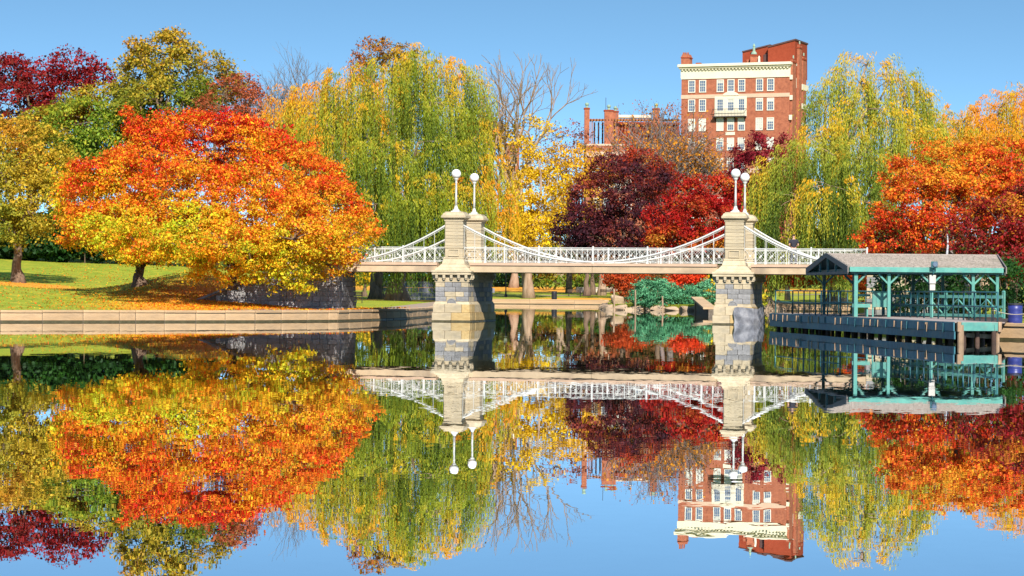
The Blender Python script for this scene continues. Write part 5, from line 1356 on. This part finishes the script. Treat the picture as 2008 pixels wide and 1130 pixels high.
# ---- bare tree: recursive forks
def bare_tree(name, label, cat, base, hgt, r0, seed, spread=0.55, lean=0.0, levels=6, bark='bark_grey', leaves=None, leafn=0, th=0.3, nmain=4, leafsize=0.22, zr=(0.0, 1.0), upness=0.25, kids=(2, 4)):
    px, d = base; x = WX(px, d); z = H(x, d); rs = random.Random(seed); t = empty(name, (x, d, z)); tag(t, label, cat); mb = MB(); tw = MB(); tips = []
    def grow(p, dirv, L_, r, lv):
        n = 3; pts = [p]; q = p; dv = dirv.copy()
        for i in range(n):
            dv = (dv + Vector((rs.gauss(0, .10), rs.gauss(0, .10), rs.gauss(0, .07) + 0.03))).normalized(); q = q + dv * L_ / n; pts.append(q)
        target = mb if lv < 3 else tw
        target.tube(pts, [r, r * .9, r * .82, r * .74], 7 if lv < 2 else 4 if lv < 4 else 3, cap=False)
        if lv >= levels: tips.extend(pts[1:]); return
        k = rs.randint(*kids) if lv > 0 else nmain
        a0 = rs.uniform(0, 6.28)
        for i in range(k):
            ang = a0 + 6.28 * i / k + rs.uniform(-.4, .4); sp = spread * rs.uniform(.55, 1.25)
            o = dv.orthogonal().normalized(); s2 = dv.cross(o); nd = (dv * math.cos(sp) + (o * math.cos(ang) + s2 * math.sin(ang)) * math.sin(sp) + Vector((0, 0, upness * 0.5))).normalized()
            st = pts[-1] if i < 2 or lv == 0 else pts[rs.randint(1, 2)]
            grow(st, nd, L_ * rs.uniform(.62, .86), r * (.70 if k < 3 else .62), lv + 1)
    grow(Vector((0, 0, -0.3)), Vector((lean, 0, 1)).normalized(), hgt * th, r0, 0)
    mb.build('trunk', M[bark], t, smooth_=True)
    tw.build('twigs', M[bark], t)['kind'] = 'stuff'
    if leafn:
        r2 = np.random.RandomState(seed); T = np.array([list(p) for p in tips]); zs = T[:, 2]; lo, hi = zs.min(), zs.max(); k = (zs >= lo + (hi - lo) * zr[0]) & (zs <= lo + (hi - lo) * zr[1]); T = T[k]
        C = T[r2.randint(0, len(T), leafn)] + r2.normal(size=(leafn, 3)) * 0.28
        nr = r2.normal(size=(leafn, 3)) + np.array([0, -.3, .3]); nr /= np.linalg.norm(nr, axis=1)[:, None]
        V, F = leaf_quads(C, nr, leafsize * r2.uniform(.6, 1.4, leafn), r2, 0.6); tt = 0.5 + noise3(C, r2, 6, .3) * .35 + r2.normal(size=leafn) * .12
        LEAFCOUNT[0] += leafn
        link('crown', mesh_np('crown', V, F, M['leaf'], np.clip(ramp(leaves, tt) * r2.uniform(.7, 1.2, leafn)[:, None], 0, 1)), t)
    return t

# palettes, dark end first
P_ORANGE = pal('b8c020', 'e4c624', 'f4b420', 'f49a1c', 'f07a1a', 'ec5414', 'e02a12', 'd21414')
P_ORANGE2 = pal('b0c022', 'dcc824', 'f4c022', 'f4a01e', 'ee701a', 'e03c12')
P_REDORANGE = pal('7a5420', 'b83a1a', 'd83618', 'e8581c', 'ee8420', 'eaa828')
P_DULLYEL = pal('747f24', '98942a', 'bca42c', 'd0a82c', 'cc8a28')
P_DARKRED = pal('6a6a1c', '7a3a1c', '84201a', '941a1e', 'a81a24')
P_GREEN = pal('3c681e', '587e22', '7c9428', 'a4a42c', 'c09a2c', 'b86a26')
P_OLIVE = pal('5f7a20', '7a8426', '989028', 'bc9a2a', 'd8922a')
P_RUST = pal('7a5a30', '9a5a34', 'a8502e', 'b8603a', '8a6a60')
P_MAROON = pal('301824', '3c1c26', '4a1e28', '60242c', '84342c', 'a04828')
P_WINE = pal('4a1018', '6a1420', '861a26', '9a2230', '7a1a30')
P_RED = pal('c8882a', 'cc501e', 'b4301c', 'c41c1a', '981418')
P_YELLOW = pal('a88e1c', 'd4a820', 'f0c41c', 'f4cc22', 'e8a41c')
P_WILLOW = pal('4a5e1c', '697c20', '889426', 'a6a82c', 'c8ae2a', 'e6ac22', 'e4921e')
P_WILLOWG = pal('4c6020', '6e8028', '8e982e', 'aeaa38', 'd0b430', 'eab022')
P_JUNIPER = pal('3c7850', '549468', '6cb080', '8ccaa0')
P_MIXED = pal('2c5a1c', '4a7a20', '5a3a1c', '8a1c20', 'a81c24', 'd0801e', 'd8b02a')
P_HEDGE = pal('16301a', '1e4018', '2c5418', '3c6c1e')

# ================================================================== planting, left to right
# left bank
tree('autumn_tree', 'wide orange and red tree with low branches on the left lawn bank', 'tree', (272, 147),
     [(400, 300, 120, 68, 2), (300, 300, 62, 56, 1), (480, 295, 70, 56, 3), (290, 345, 92, 70, 0), (540, 330, 70, 70, 2), (225, 370, 92, 66, -3), (365, 390, 120, 80, -5), (490, 410, 110, 85, -5), (165, 390, 54, 52, 0), (230, 440, 95, 48, -5), (380, 460, 100, 46, -8), (170, 455, 50, 34, -2), (300, 485, 80, 26, -7), (220, 475, 50, 26, -5), (420, 495, 50, 20, -8), (340, 440, 100, 40, -8), (270, 478, 60, 26, -11), (360, 480, 60, 26, -12), (450, 478, 56, 26, -12), (200, 450, 46, 26, -9), (400, 285, 62, 42, 5), (340, 300, 40, 40, 4), (130, 345, 22, 18, 0), (665, 380, 20, 18, 0), (330, 238, 26, 18, 2), (270, 230, 22, 20, 1), (375, 248, 50, 24, 2), (455, 245, 44, 22, 2)],
     P_ORANGE, 101, r0=0.34, leaf=0.17, clump=0.46, dens=0.92, per=36, grad=0.75, nf=0.7, jit=0.19, flat=0.5, th=1.9, fork=0.5, ntwig=140, spray=0.35, bias=-0.03)
tree('autumn_tree', 'orange and yellow tree spreading over the bridge abutment', 'tree', (455, 145.5),
     [(590, 365, 72, 70, 1), (640, 420, 74, 60, -1), (570, 450, 95, 66, -6), (470, 490, 85, 40, -8), (580, 505, 62, 36, -8), (645, 480, 60, 34, -7), (690, 455, 42, 26, -5), (410, 515, 50, 24, -7), (545, 540, 30, 22, -8), (640, 520, 30, 22, -7), (600, 550, 18, 16, -8), (500, 535, 26, 16, -8), (590, 470, 70, 40, -9), (640, 340, 24, 24, 1), (720, 425, 16, 12, -1), (700, 400, 20, 16, 0), (735, 462, 14, 10, -2), (455, 548, 14, 14, -8), (675, 520, 14, 16, -6)],
     P_ORANGE2, 102, r0=0.28, leaf=0.17, clump=0.44, dens=0.92, per=36, grad=0.45, nf=0.7, jit=0.19, bias=0.06, flat=0.5, th=1.9, fork=0.5, ntwig=120, spray=0.35)
tree('autumn_tree', 'dull yellow tree with a thick dark trunk at the left edge of the lawn', 'tree', (36, 163),
     [(40, 300, 95, 62, 3), (0, 360, 95, 80, 0), (75, 400, 68, 60, -1), (110, 350, 40, 50, 2), (20, 440, 70, 40, -2), (-40, 300, 90, 80, 2)],
     P_DULLYEL, 103, r0=0.36, leaf=0.21, clump=0.55, dens=1.0, per=32, grad=0.25, nf=0.5, th=3.0, ntwig=60)
tree('autumn_tree', 'dark crimson tree against the sky at the top left', 'tree', (60, 212),
     [(15, 140, 40, 30, 0), (75, 150, 46, 36, 2), (145, 125, 42, 24, 0), (110, 180, 70, 42, 2), (30, 205, 80, 50, 0), (190, 150, 28, 22, 0), (100, 230, 80, 40, 3), (0, 120, 14, 16, 0)],
     P_DARKRED, 104, r0=0.4, leaf=0.30, clump=0.75, dens=1.0, per=32, grad=0.75, thin=0.15, ntwig=110)
tree('broadleaf_tree', 'light green leafy tree between the crimson tree and the orange one', 'tree', (170, 207),
     [(165, 240, 85, 50, 0), (110, 265, 70, 55, 2), (200, 200, 55, 36, 2), (215, 275, 70, 46, -1), (120, 320, 100, 50, 0), (250, 235, 50, 40, 1), (60, 290, 60, 40, 4), (200, 330, 80, 40, 2), (300, 260, 60, 40, 3)],
     P_GREEN, 105, r0=0.35, leaf=0.26, clump=0.68, dens=1.15, per=34, grad=0.6, nf=0.45)
tree('broadleaf_tree', 'tall olive tree turning gold, highest on the left side', 'tree', (320, 205),
     [(315, 105, 52, 42, 0), (285, 150, 50, 50, 2), (350, 150, 48, 50, 0), (315, 200, 78, 45, -1), (270, 205, 45, 40, 1), (385, 195, 34, 42, 1), (262, 95, 14, 20, 0), (340, 80, 20, 22, 0), (376, 105, 14, 20, 0)],
     P_OLIVE, 106, r0=0.38, leaf=0.28, clump=0.7, dens=1.0, per=30, grad=0.75, thin=0.1, ntwig=120)
tree('broadleaf_tree', 'slim olive green tree just right of the tallest olive one', 'tree', (420, 209),
     [(410, 135, 30, 34, 0), (425, 175, 34, 40, 1), (395, 200, 28, 36, 0), (445, 140, 16, 18, 0), (468, 170, 16, 24, 0)],
     P_OLIVE, 107, r0=0.22, leaf=0.27, clump=0.65, dens=1.0, per=28, grad=0.3, thin=0.2, ntwig=60)
tree('autumn_tree', 'thin rust brown tree showing sky between the olive tree and willow', 'tree', (455, 200),
     [(455, 195, 50, 40, 0), (430, 215, 45, 36, 1), (490, 210, 36, 46, 0), (475, 170, 26, 24, 0)],
     P_RUST, 108, r0=0.25, leaf=0.22, clump=0.65, dens=1.1, per=20, grad=0.2, thin=0.3, ntwig=160)
bare_tree('bare_tree', 'bare purple-grey tree above the rust tree and left of the willow', 'tree', (545, 330), 28.5, 0.42, 9, spread=0.55, levels=7, th=0.30, nmain=5, kids=(2, 4))
bare_tree('bare_tree', 'second bare purple-grey tree rising behind the left willow shoulder', 'tree', (605, 335), 27.5, 0.42, 14, spread=0.55, levels=7, th=0.30, nmain=5, kids=(2, 4))
tree('autumn_tree', 'tall brown-gold oak behind the crown of the left willow', 'tree', (740, 262),
     [(722, 108, 24, 26, 0), (748, 100, 28, 20, 1), (705, 140, 24, 30, 0), (800, 100, 20, 16, 0), (760, 140, 50, 40, 2)],
     pal('6a7420', '8a7a24', 'a87a28', 'b86a2c', 'a85030'), 109, r0=0.4, leaf=0.30, clump=0.75, dens=0.8, per=26, grad=0.3, thin=0.15)
willow('tall golden green weeping willow filling the middle left behind the bridge', (780, 241),
       [(790, 84, 62, 50, 260, 0, .50, 1.3), (730, 106, 52, 50, 280, -1, .52, 1.2), (850, 92, 56, 50, 270, 0, .44, 1.3), (908, 106, 44, 50, 320, 0, .58, 1.3), (680, 130, 54, 50, 300, -1, .54, 1.1), (625, 140, 46, 50, 290, 1, .66), (570, 158, 44, 60, 290, 2, .84), (536, 190, 30, 50, 290, 1, .90),
        (770, 160, 66, 50, 360, -4, .32, 1.25), (845, 165, 64, 50, 370, -4, .34, 1.25), (910, 200, 40, 50, 370, -3, .38), (700, 195, 56, 50, 390, -4, .50), (640, 215, 50, 50, 400, -3, .52), (585, 245, 48, 50, 380, -1, .68),
        (820, 245, 66, 50, 480, -7, .24), (750, 260, 60, 50, 480, -7, .30), (885, 265, 52, 50, 470, -6, .30), (945, 215, 28, 46, 400, -2, .48), (690, 285, 50, 50, 470, -6, .46), (950, 290, 38, 50, 470, -6, .60),
        (790, 345, 60, 44, 500, -10, .22), (860, 335, 56, 44, 490, -10, .34), (925, 340, 46, 44, 490, -9, .56), (735, 370, 50, 44, 500, -10, .28), (970, 350, 26, 44, 480, -8, .74), (835, 380, 40, 44, 560, -9, .16), (740, 440, 60, 34, 530, -8, .30), (905, 450, 50, 30, 540, -7, .35), (690, 400, 40, 40, 500, -9, .50)],
       P_WILLOW, 201, r0=0.85, strand=0.62, th=6.0)
_w = bpy.data.objects['weeping_willow']
tree('autumn_tree', 'small yellow tree beside the bench seen beneath the left bridge span', 'tree', (716, 300),
     [(716, 535, 26, 16, 0), (700, 548, 16, 10, 0)], P_YELLOW, 110, r0=0.25, leaf=0.3, clump=0.6, dens=0.9, per=20, th=2.2, ntwig=20)
tree('autumn_tree', 'thick red-brown trunk with golden crown left of the willow trunk', 'tree', (738, 262),
     [(700, 470, 60, 40, 0), (760, 460, 60, 40, 2)], P_DULLYEL, 111, bark='bark', r0=0.62, leaf=0.3, clump=0.8, dens=0.7, per=20, th=5.5, ntwig=20)
# between the piers, beyond the water
bare_tree('bare_tree', 'tall bare tree with upswept branches between willow and brick house', 'tree', (1035, 322), 28.5, 0.62, 33, spread=0.50, lean=0.02, levels=7, th=0.30, nmain=4, kids=(2, 3), bark='bark_pale', leaves=P_YELLOW, leafn=3500, zr=(0.0, 0.42), leafsize=0.4)
tree('autumn_tree', 'bright yellow tree behind the bridge, right of the left pier', 'tree', (1037, 310),
     [(1015, 405, 40, 34, 0), (1060, 418, 44, 38, -2), (1000, 450, 40, 30, 0), (1045, 455, 48, 30, -3), (1090, 400, 32, 36, 0), (1030, 350, 30, 20, 3), (1080, 350, 32, 24, 3), (990, 420, 26, 36, 2), (1045, 300, 20, 14, 3)],
     P_YELLOW, 112, bark='bark_pale', r0=0.55, leaf=0.36, clump=0.95, dens=1.0, per=28, grad=0.1, thin=0.1, th=9, ntwig=70)
tree('autumn_tree', 'thin plum brown tree hazy with twigs left of the brick house', 'tree', (1115, 345),
     [(1110, 270, 44, 30, 0), (1085, 300, 40, 40, 2), (1140, 290, 36, 32, 0)], pal('6a4a50', '8a5048', 'a05a40', 'b87838', '7a5a5c'), 113, r0=0.3, leaf=0.34, clump=1.1, dens=0.7, per=12, grad=0.2, thin=0.3, ntwig=260)
tree('autumn_tree', 'amber and yellow tree in front of the low brick house', 'tree', (1150, 330),
     [(1150, 320, 40, 34, 0), (1110, 350, 40, 36, -2), (1090, 315, 30, 26, 0), (1060, 330, 30, 26, 2), (1010, 345, 26, 26, 2), (1180, 345, 40, 30, 0), (1130, 400, 44, 50, -2)], pal('a87a20', 'd0a020', 'e0b024', 'd08a24'), 114, r0=0.35, leaf=0.38, clump=1.0, dens=0.8, per=24, grad=0.2, thin=0.2, th=6)
bare_tree('bare_tree', 'wide bare tree with a few amber leaves before the tall brick building', 'tree', (1310, 345), 24.5, 0.6, 41, spread=0.66, lean=0.0, levels=6, th=0.30, nmain=6, kids=(2, 4), bark='bark_grey', leaves=pal('b0601c', 'c87a22', 'd89a24', 'a8481c'), leafn=5200, leafsize=0.36)
bare_tree('bare_tree', 'fine twigged rust tree on the skyline between the two brick buildings', 'tree', (1285, 380), 24.5, 0.4, 43, spread=0.55, levels=6, th=0.34, nmain=5, kids=(2, 4), bark='bark_grey', leaves=pal('9a4a24', 'a85a2c', 'b8703a'), leafn=3200, leafsize=0.32, zr=(0.3, 1))
tree('autumn_tree', 'large dark maroon tree above the middle of the bridge', 'tree', (1222, 272),
     [(1165, 395, 55, 55, 0), (1215, 370, 55, 50, -1), (1140, 450, 62, 34, -2), (1240, 440, 70, 45, -3), (1260, 350, 44, 46, 1), (1190, 330, 30, 28, 1), (1200, 470, 90, 26, -3)],
     P_MAROON, 115, r0=0.4, leaf=0.32, clump=0.8, dens=0.9, per=34, grad=0.45, nf=0.6, jit=0.16, thin=0.1, ntwig=80)
tree('autumn_tree', 'brick red tree rising behind the dark maroon one', 'tree', (1290, 300),
     [(1250, 330, 40, 36, 0), (1295, 360, 36, 40, 0), (1242, 305, 14, 18, 0), (1275, 340, 40, 36, 2)], pal('5a1c18', '7a2418', '9a2c18', 'b8401c', 'a83018'), 116, r0=0.35, leaf=0.34, clump=0.9, dens=0.85, per=30, grad=0.4, thin=0.2)
tree('autumn_tree', 'vivid scarlet and orange tree beside the right pier above the bridge', 'tree', (1370, 252),
     [(1345, 395, 40, 42, 0), (1400, 380, 46, 36, 1), (1310, 440, 42, 44, -1), (1380, 435, 60, 50, -3), (1345, 470, 70, 28, -3), (1440, 420, 30, 50, 1), (1300, 470, 30, 30, 0)],
     P_RED, 117, r0=0.3, leaf=0.28, clump=0.65, dens=0.95, per=32, grad=0.35, nf=0.7, jit=0.16, namp=0.42, ntwig=60)
tree('autumn_tree', 'dark wine-coloured tree standing behind the right pier lamps', 'tree', (1480, 285),
     [(1488, 300, 22, 40, 0), (1484, 340, 30, 50, 0), (1446, 325, 16, 34, 1), (1452, 365, 28, 36, 1), (1500, 380, 34, 60, -1), (1470, 410, 36, 46, -1), (1512, 430, 26, 45, 0), (1520, 320, 20, 34, 2), (1540, 285, 14, 20, 4), (1468, 350, 34, 50, 2), (1535, 350, 20, 50, 3)],
     P_WINE, 118, r0=0.3, leaf=0.30, clump=0.8, dens=0.95, per=34, grad=0.2)
shrub('autumn_shrub', 'orange and green shrub peeping over the rail right of the right pier', 'shrub', 236, [(1492, 450, 26, 30, 0), (1510, 475, 26, 26, -1), (1475, 480, 22, 24, 0), (1500, 510, 30, 30, 0)], pal('3a6a1c', '7a9020', 'd89020', 'e05a18'), 301, leaf=0.26, clump=0.7, per=30, grad=0.3)
# right side
willow('broad pale green weeping willow behind the right end of the bridge', (1640, 236),
       [(1700, 96, 50, 44, 230, 2, .66), (1650, 128, 46, 50, 250, 1, .52), (1745, 122, 46, 50, 260, 3, .70), (1795, 160, 40, 50, 290, 3, .62), (1620, 170, 28, 40, 260, 1, .50),
        (1700, 180, 60, 50, 330, -2, .50), (1755, 205, 54, 50, 350, -1, .60), (1645, 215, 50, 46, 330, -3, .70), (1605, 240, 40, 40, 350, -4, .74), (1810, 225, 40, 50, 380, 1, .60),
        (1575, 262, 48, 46, 470, -5, .28), (1535, 285, 34, 44, 480, -4, .42), (1635, 270, 56, 50, 480, -7, .24), (1700, 262, 56, 50, 470, -6, .34), (1755, 285, 50, 50, 470, -4, .56), (1512, 315, 18, 30, 440, -4, .66),
        (1570, 365, 44, 34, 530, -8, .12), (1625, 340, 40, 34, 500, -10, .62), (1690, 365, 50, 44, 500, -9, .18), (1740, 380, 40, 40, 500, -7, .36), (1600, 460, 60, 30, 556, -7, .34), (1665, 470, 44, 26, 570, -7, .28)],
       P_WILLOWG, 202, r0=0.8, strand=0.66, th=6.0)
willow('golden weeping willow at the right edge behind the scarlet tree', (1930, 262),
       [(1960, 180, 70, 60, 330, 0, .82), (1890, 195, 60, 60, 330, 1, .72), (2030, 170, 80, 60, 330, 0, .85), (1850, 215, 42, 50, 330, 2, .60), (1985, 150, 26, 40, 250, -1, .78), (1940, 240, 100, 60, 400, -4, .78, 1.3), (2010, 215, 60, 60, 380, -4, .82, 1.3), (1890, 260, 60, 50, 400, -4, .66, 1.2)],
       P_WILLOW, 203, r0=0.6, strand=0.6, th=6.0)
bare_tree('bare_tree', 'faint bare twigs between the two right willows on the skyline', 'tree', (1868, 330), 21.5, 0.3, 52, spread=0.6, levels=6, th=0.3, nmain=5, kids=(2, 4))
tree('autumn_tree', 'large scarlet and orange tree leaning over the pavilion roof', 'tree', (1905, 139),
     [(1900, 340, 75, 58, 2), (1985, 335, 75, 56, 3), (1820, 340, 60, 55, 1), (1850, 400, 90, 60, -1), (1770, 420, 50, 55, 0), (1745, 470, 52, 34, 0), (1830, 460, 62, 36, -2), (1950, 390, 80, 60, 0), (2050, 365, 80, 76, 2), (1760, 350, 30, 34, 2), (1715, 478, 26, 20, 1)],
     P_REDORANGE, 119, r0=0.34, leaf=0.17, clump=0.46, dens=0.92, per=36, grad=0.6, nf=0.7, jit=0.22, bias=0.14, namp=0.3, flat=0.5, ntwig=110, th=3.5, spray=0.25)
tree('broadleaf_tree', 'mixed green and crimson tree at the right edge behind the pavilion', 'tree', (1990, 131),
     [(1960, 440, 60, 55, 0), (2020, 420, 60, 60, 1), (1930, 490, 46, 34, 0), (1990, 500, 55, 42, -1), (1900, 455, 40, 36, 1), (2040, 500, 50, 60, 0)],
     P_MIXED, 120, r0=0.3, leaf=0.19, clump=0.55, dens=1.0, per=40, grad=0.1, nf=0.8, ntwig=60, th=2.5)
# pale trunk showing through the scarlet tree
bt = empty('white_tree', (WX(1857, 135.5), 135.5, H(WX(1857, 135.5), 135.5))); tag(bt, 'slender whitish trunk showing through the scarlet leaves', 'tree')
m = MB(); m.tube([(-0.3, 0, -0.3), (-0.22, 0, 1.5), (-0.05, 0, 2.9), (0.05, 0.1, 3.9), (0.0, 0.2, 4.9)], [0.11, 0.09, 0.08, 0.05, 0.02], 8); m.build('trunk', M['trunk_white'], bt, smooth_=True)

# under and beside the bridge
shrub('juniper_bush', 'large blue-green juniper drooping over the boulders', 'shrub', 226, [(1290, 575, 34, 18, 0), (1265, 585, 20, 16, -1), (1305, 588, 26, 14, -1.5), (1275, 565, 24, 12, 0), (1258, 592, 14, 8, -2)], P_JUNIPER, 302, leaf=0.20, clump=0.42, per=46, grad=0.3, flat=0.4, spray=0.5)
shrub('juniper_bush', 'second blue-green juniper with a thin rope-like branch nearer the pier', 'shrub', 227, [(1345, 585, 26, 18, 0), (1330, 592, 18, 12, -1), (1362, 575, 18, 16, 1), (1320, 580, 16, 12, 0)], P_JUNIPER, 303, leaf=0.20, clump=0.42, per=46, grad=0.3, flat=0.4, spray=0.5)
shrub('juniper_bush', 'narrow juniper tucked against the left side of the right pier', 'shrub', 224, [(1397, 575, 16, 22, 0), (1404, 590, 12, 16, 0)], P_JUNIPER, 304, leaf=0.20, clump=0.42, per=40, grad=0.3, flat=0.5, spray=0.4)
shrub('autumn_shrub', 'glowing red shrub under the bridge between the junipers', 'shrub', 229, [(1332, 550, 22, 16, 0), (1350, 545, 22, 14, 1), (1322, 562, 12, 10, -1), (1365, 540, 18, 12, 1)], pal('a81c18', 'd02a18', 'e8481c', 'e06a20'), 305, leaf=0.24, clump=0.5, per=34, grad=0.3)
shrub('autumn_shrub', 'yellow shrub between the junipers and the right pier', 'shrub', 230, [(1382, 568, 12, 16, 0), (1376, 552, 10, 12, 1)], P_YELLOW, 306, leaf=0.24, clump=0.5, per=30)
shrub('autumn_shrub', 'rust orange shrub under the bridge above the stakes', 'shrub', 236, [(1215, 550, 26, 16, 0), (1245, 545, 24, 16, 1), (1225, 572, 20, 14, 0), (1200, 545, 16, 12, 1), (1240, 575, 14, 12, 0)], pal('4a5a1c', '8a4a1c', 'c84a1c', 'd8581c'), 307, leaf=0.24, clump=0.55, per=30, grad=0.7)
shrub('autumn_shrub', 'dark bronze shrub under the bridge behind the tallest juniper', 'shrub', 244, [(1280, 548, 34, 18, 0), (1310, 545, 28, 14, 1)], pal('3a3a14', '5a4a1c', '7a4a20', '8a7a24'), 308, leaf=0.24, clump=0.6, per=28, grad=0.3)
tree('autumn_tree', 'low orange tree seen under the bridge right of the right pier', 'tree', (1512, 232),
     [(1520, 545, 34, 14, 0), (1560, 548, 30, 11, 1), (1600, 545, 34, 12, 2), (1490, 550, 20, 14, 0), (1640, 545, 24, 14, 2)], pal('d89a22', 'e87a1c', 'e0501c', 'cc3818'), 121, r0=0.18, leaf=0.26, clump=0.6, per=30, grad=0.3, th=1.6, ntwig=30)
tree('autumn_tree', 'flame orange tree glimpsed between the pavilion posts', 'tree', (1716, 150),
     [(1695, 545, 26, 26, 0), (1725, 550, 22, 34, 1), (1715, 580, 18, 18, 0), (1680, 525, 22, 20, 2), (1745, 530, 20, 20, 2)], pal('e8b024', 'f08a1c', 'e8501c', 'd83018'), 122, r0=0.15, leaf=0.20, clump=0.5, per=34, grad=0.2, th=1.4)
shrub('leafy_bush', 'small yellow-green bush on the rocks right of the right pier', 'shrub', 229, [(1492, 590, 10, 9, 0)], pal('8a9a20', 'c8b828', 'e0c830'), 309, leaf=0.22, clump=0.4, per=26)
# dark evergreen shrubbery behind the left tree, added as shade behind the pavilion, and across the far lawn
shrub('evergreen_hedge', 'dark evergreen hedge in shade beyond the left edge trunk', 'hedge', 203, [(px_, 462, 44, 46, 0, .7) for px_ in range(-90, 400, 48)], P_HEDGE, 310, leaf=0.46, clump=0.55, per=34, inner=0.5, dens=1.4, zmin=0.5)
for i, (px, lab) in enumerate(((1768, 'dark evergreen mass added as shade behind the left bay of the pavilion'), (1835, 'dark evergreen mass added as shade behind the middle posts of the pavilion'), (1905, 'dark evergreen mass added as shade behind the right bay of the pavilion'), (1980, 'dark evergreen bush added behind the blue barrel to cover a pale gap'))):
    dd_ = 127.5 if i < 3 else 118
    shrub('dark_fill_bush', lab, 'shrub', dd_, [(px, 560, 44, 44, 0, .7), (px + 16, 590, 40, 26, -1, .7), (px - 20, 535, 34, 22, 1.5, .8)], P_HEDGE, 320 + i, leaf=0.20, clump=0.5, per=30)  # dark leaves added behind the pavilion, standing in for shade under the roof
hz = [(600, 545, 60, 24, '0 at the far left'), (690, 543, 50, 20, '1'), (800, 545, 60, 20, '2'), (975, 545, 50, 18, ''), (1065, 548, 36, 12, ''), (1120, 546, 40, 12, ''), (1190, 543, 50, 16, ''), (1290, 540, 60, 22, ''), (1400, 540, 60, 22, ''), (1500, 540, 60, 20, ''), (1600, 540, 60, 20, ''), (1700, 540, 60, 22, '')]
hl = ['dark clipped bush on the far lawn, hidden mostly by the abutment', 'dark bush on the far lawn beyond the shady bench', 'dark bush on the far lawn behind the big willow trunk', 'dark bush on the far lawn just right of the left pier', 'fresh green bush on the far lawn right of the big pale trunk', 'fresh green bush on the far lawn above the litter bin', 'dark bush on the far lawn behind the low pale wall', 'dark bush far beyond the junipers', 'dark bush far behind the right pier', 'dark bush far beyond the low orange tree', 'dark bush far beyond the bench under the right willow', 'dark bush far beyond the left pavilion post']
for i, ((px, py, rx, ry, _), lab) in enumerate(zip(hz, hl)):
    shrub('garden_bush', lab, 'shrub', 392 if i not in (4, 5) else 372, [(px, py, rx, ry, 0, .8), (px + rx * .6, py + 4, rx * .6, ry * .8, -2, .8)], P_GREEN if i in (4, 5) else P_HEDGE, 330 + i, leaf=0.5, clump=1.1, per=16)
PK = [(1007, 385, 0.55, 'slim trunked park tree on the far lawn beside the lamp post'), (1097, 430, 0.75, 'stout pale trunk far back on the lawn above the litter bin'), (1162, 335, 0.30, 'dark leaning trunk on the far lawn left of the pale trunk'), (1179, 333, 0.45, 'pale flared trunk on the far lawn near the stakes'), (1545, 262, 0.22, 'thin pale trunk under the bridge right of the right pier'), (668, 330, 0.5, 'dark trunk on the far lawn beyond the left bridge span')]
for i, (px, d, r, lab) in enumerate(PK):
    yb = 470 if i < 4 else 500
    tree('park_tree', lab, 'tree', (px, d), [(px - 15, yb - 30, 46, 30, 0), (px + 25, yb, 40, 28, 2), (px - 30, yb + 15, 34, 22, -2)], [P_DULLYEL, P_OLIVE, P_MAROON, P_RUST, P_GREEN, P_OLIVE][i], 400 + i, bark='bark' if i in (2, 5) else 'bark_pale', r0=r, leaf=0.45, clump=1.2, dens=0.8, per=16, th=8, ntwig=20)
# wooded park edge closing the view
rs_ = np.random.RandomState(12); bl = []
for k in range(60):
    px = -500 + k * 52 + rs_.uniform(-18, 18); top = 470 + rs_.uniform(-25, 30)
    if 880 < px < 1260: top = max(top, 490)
    bl.append((px, (top + 560) / 2, 46, (560 - top) / 2 + 8, rs_.uniform(0, 30), 0.7))
wb = world_blobs(bl, 440)
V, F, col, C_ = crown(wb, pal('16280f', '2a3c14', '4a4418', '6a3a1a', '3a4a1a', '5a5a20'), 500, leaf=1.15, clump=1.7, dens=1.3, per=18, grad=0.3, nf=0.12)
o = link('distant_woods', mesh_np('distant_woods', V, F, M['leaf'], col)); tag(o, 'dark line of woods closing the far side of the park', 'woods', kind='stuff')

# fallen leaves on the left lawn
rs_ = np.random.RandomState(9); n = 9000
X = np.concatenate([rs_.normal(-16, 5, n), rs_.normal(-11, 4, n // 3), rs_.uniform(-36, -12, n // 2)]); Y = np.concatenate([rs_.normal(142, 8, n), rs_.normal(145, 4, n // 3), rs_.uniform(124, 200, n // 2)])
k = ~inside(X, Y, LAGOON) & (shore_dist(X, Y) > 0.1) & (Y < 205) & (Y > 100); X, Y = X[k], Y[k]
Z = height(X, Y) + 0.035 + (shore_dist(X, Y) < 0.8) * 0.06; nr = rs_.normal(size=(len(X), 3)) * 0.35 + np.array([0, 0, 1]); nr /= np.linalg.norm(nr, axis=1)[:, None]
V, F = leaf_quads(np.column_stack([X, Y, Z]), nr, 0.11 * rs_.uniform(.6, 1.5, len(X)), rs_, 0.7)
o = link('fallen_leaves', mesh_np('fallen_leaves', V, F, M['leaf'], ramp(P_ORANGE[:6], rs_.uniform(0.1, 1, len(X))) * rs_.uniform(.6, 1.1, len(X))[:, None])); tag(o, 'orange and yellow fallen leaves scattered over the left lawn', 'leaves', kind='stuff')
print('LEAVES', LEAFCOUNT[0])
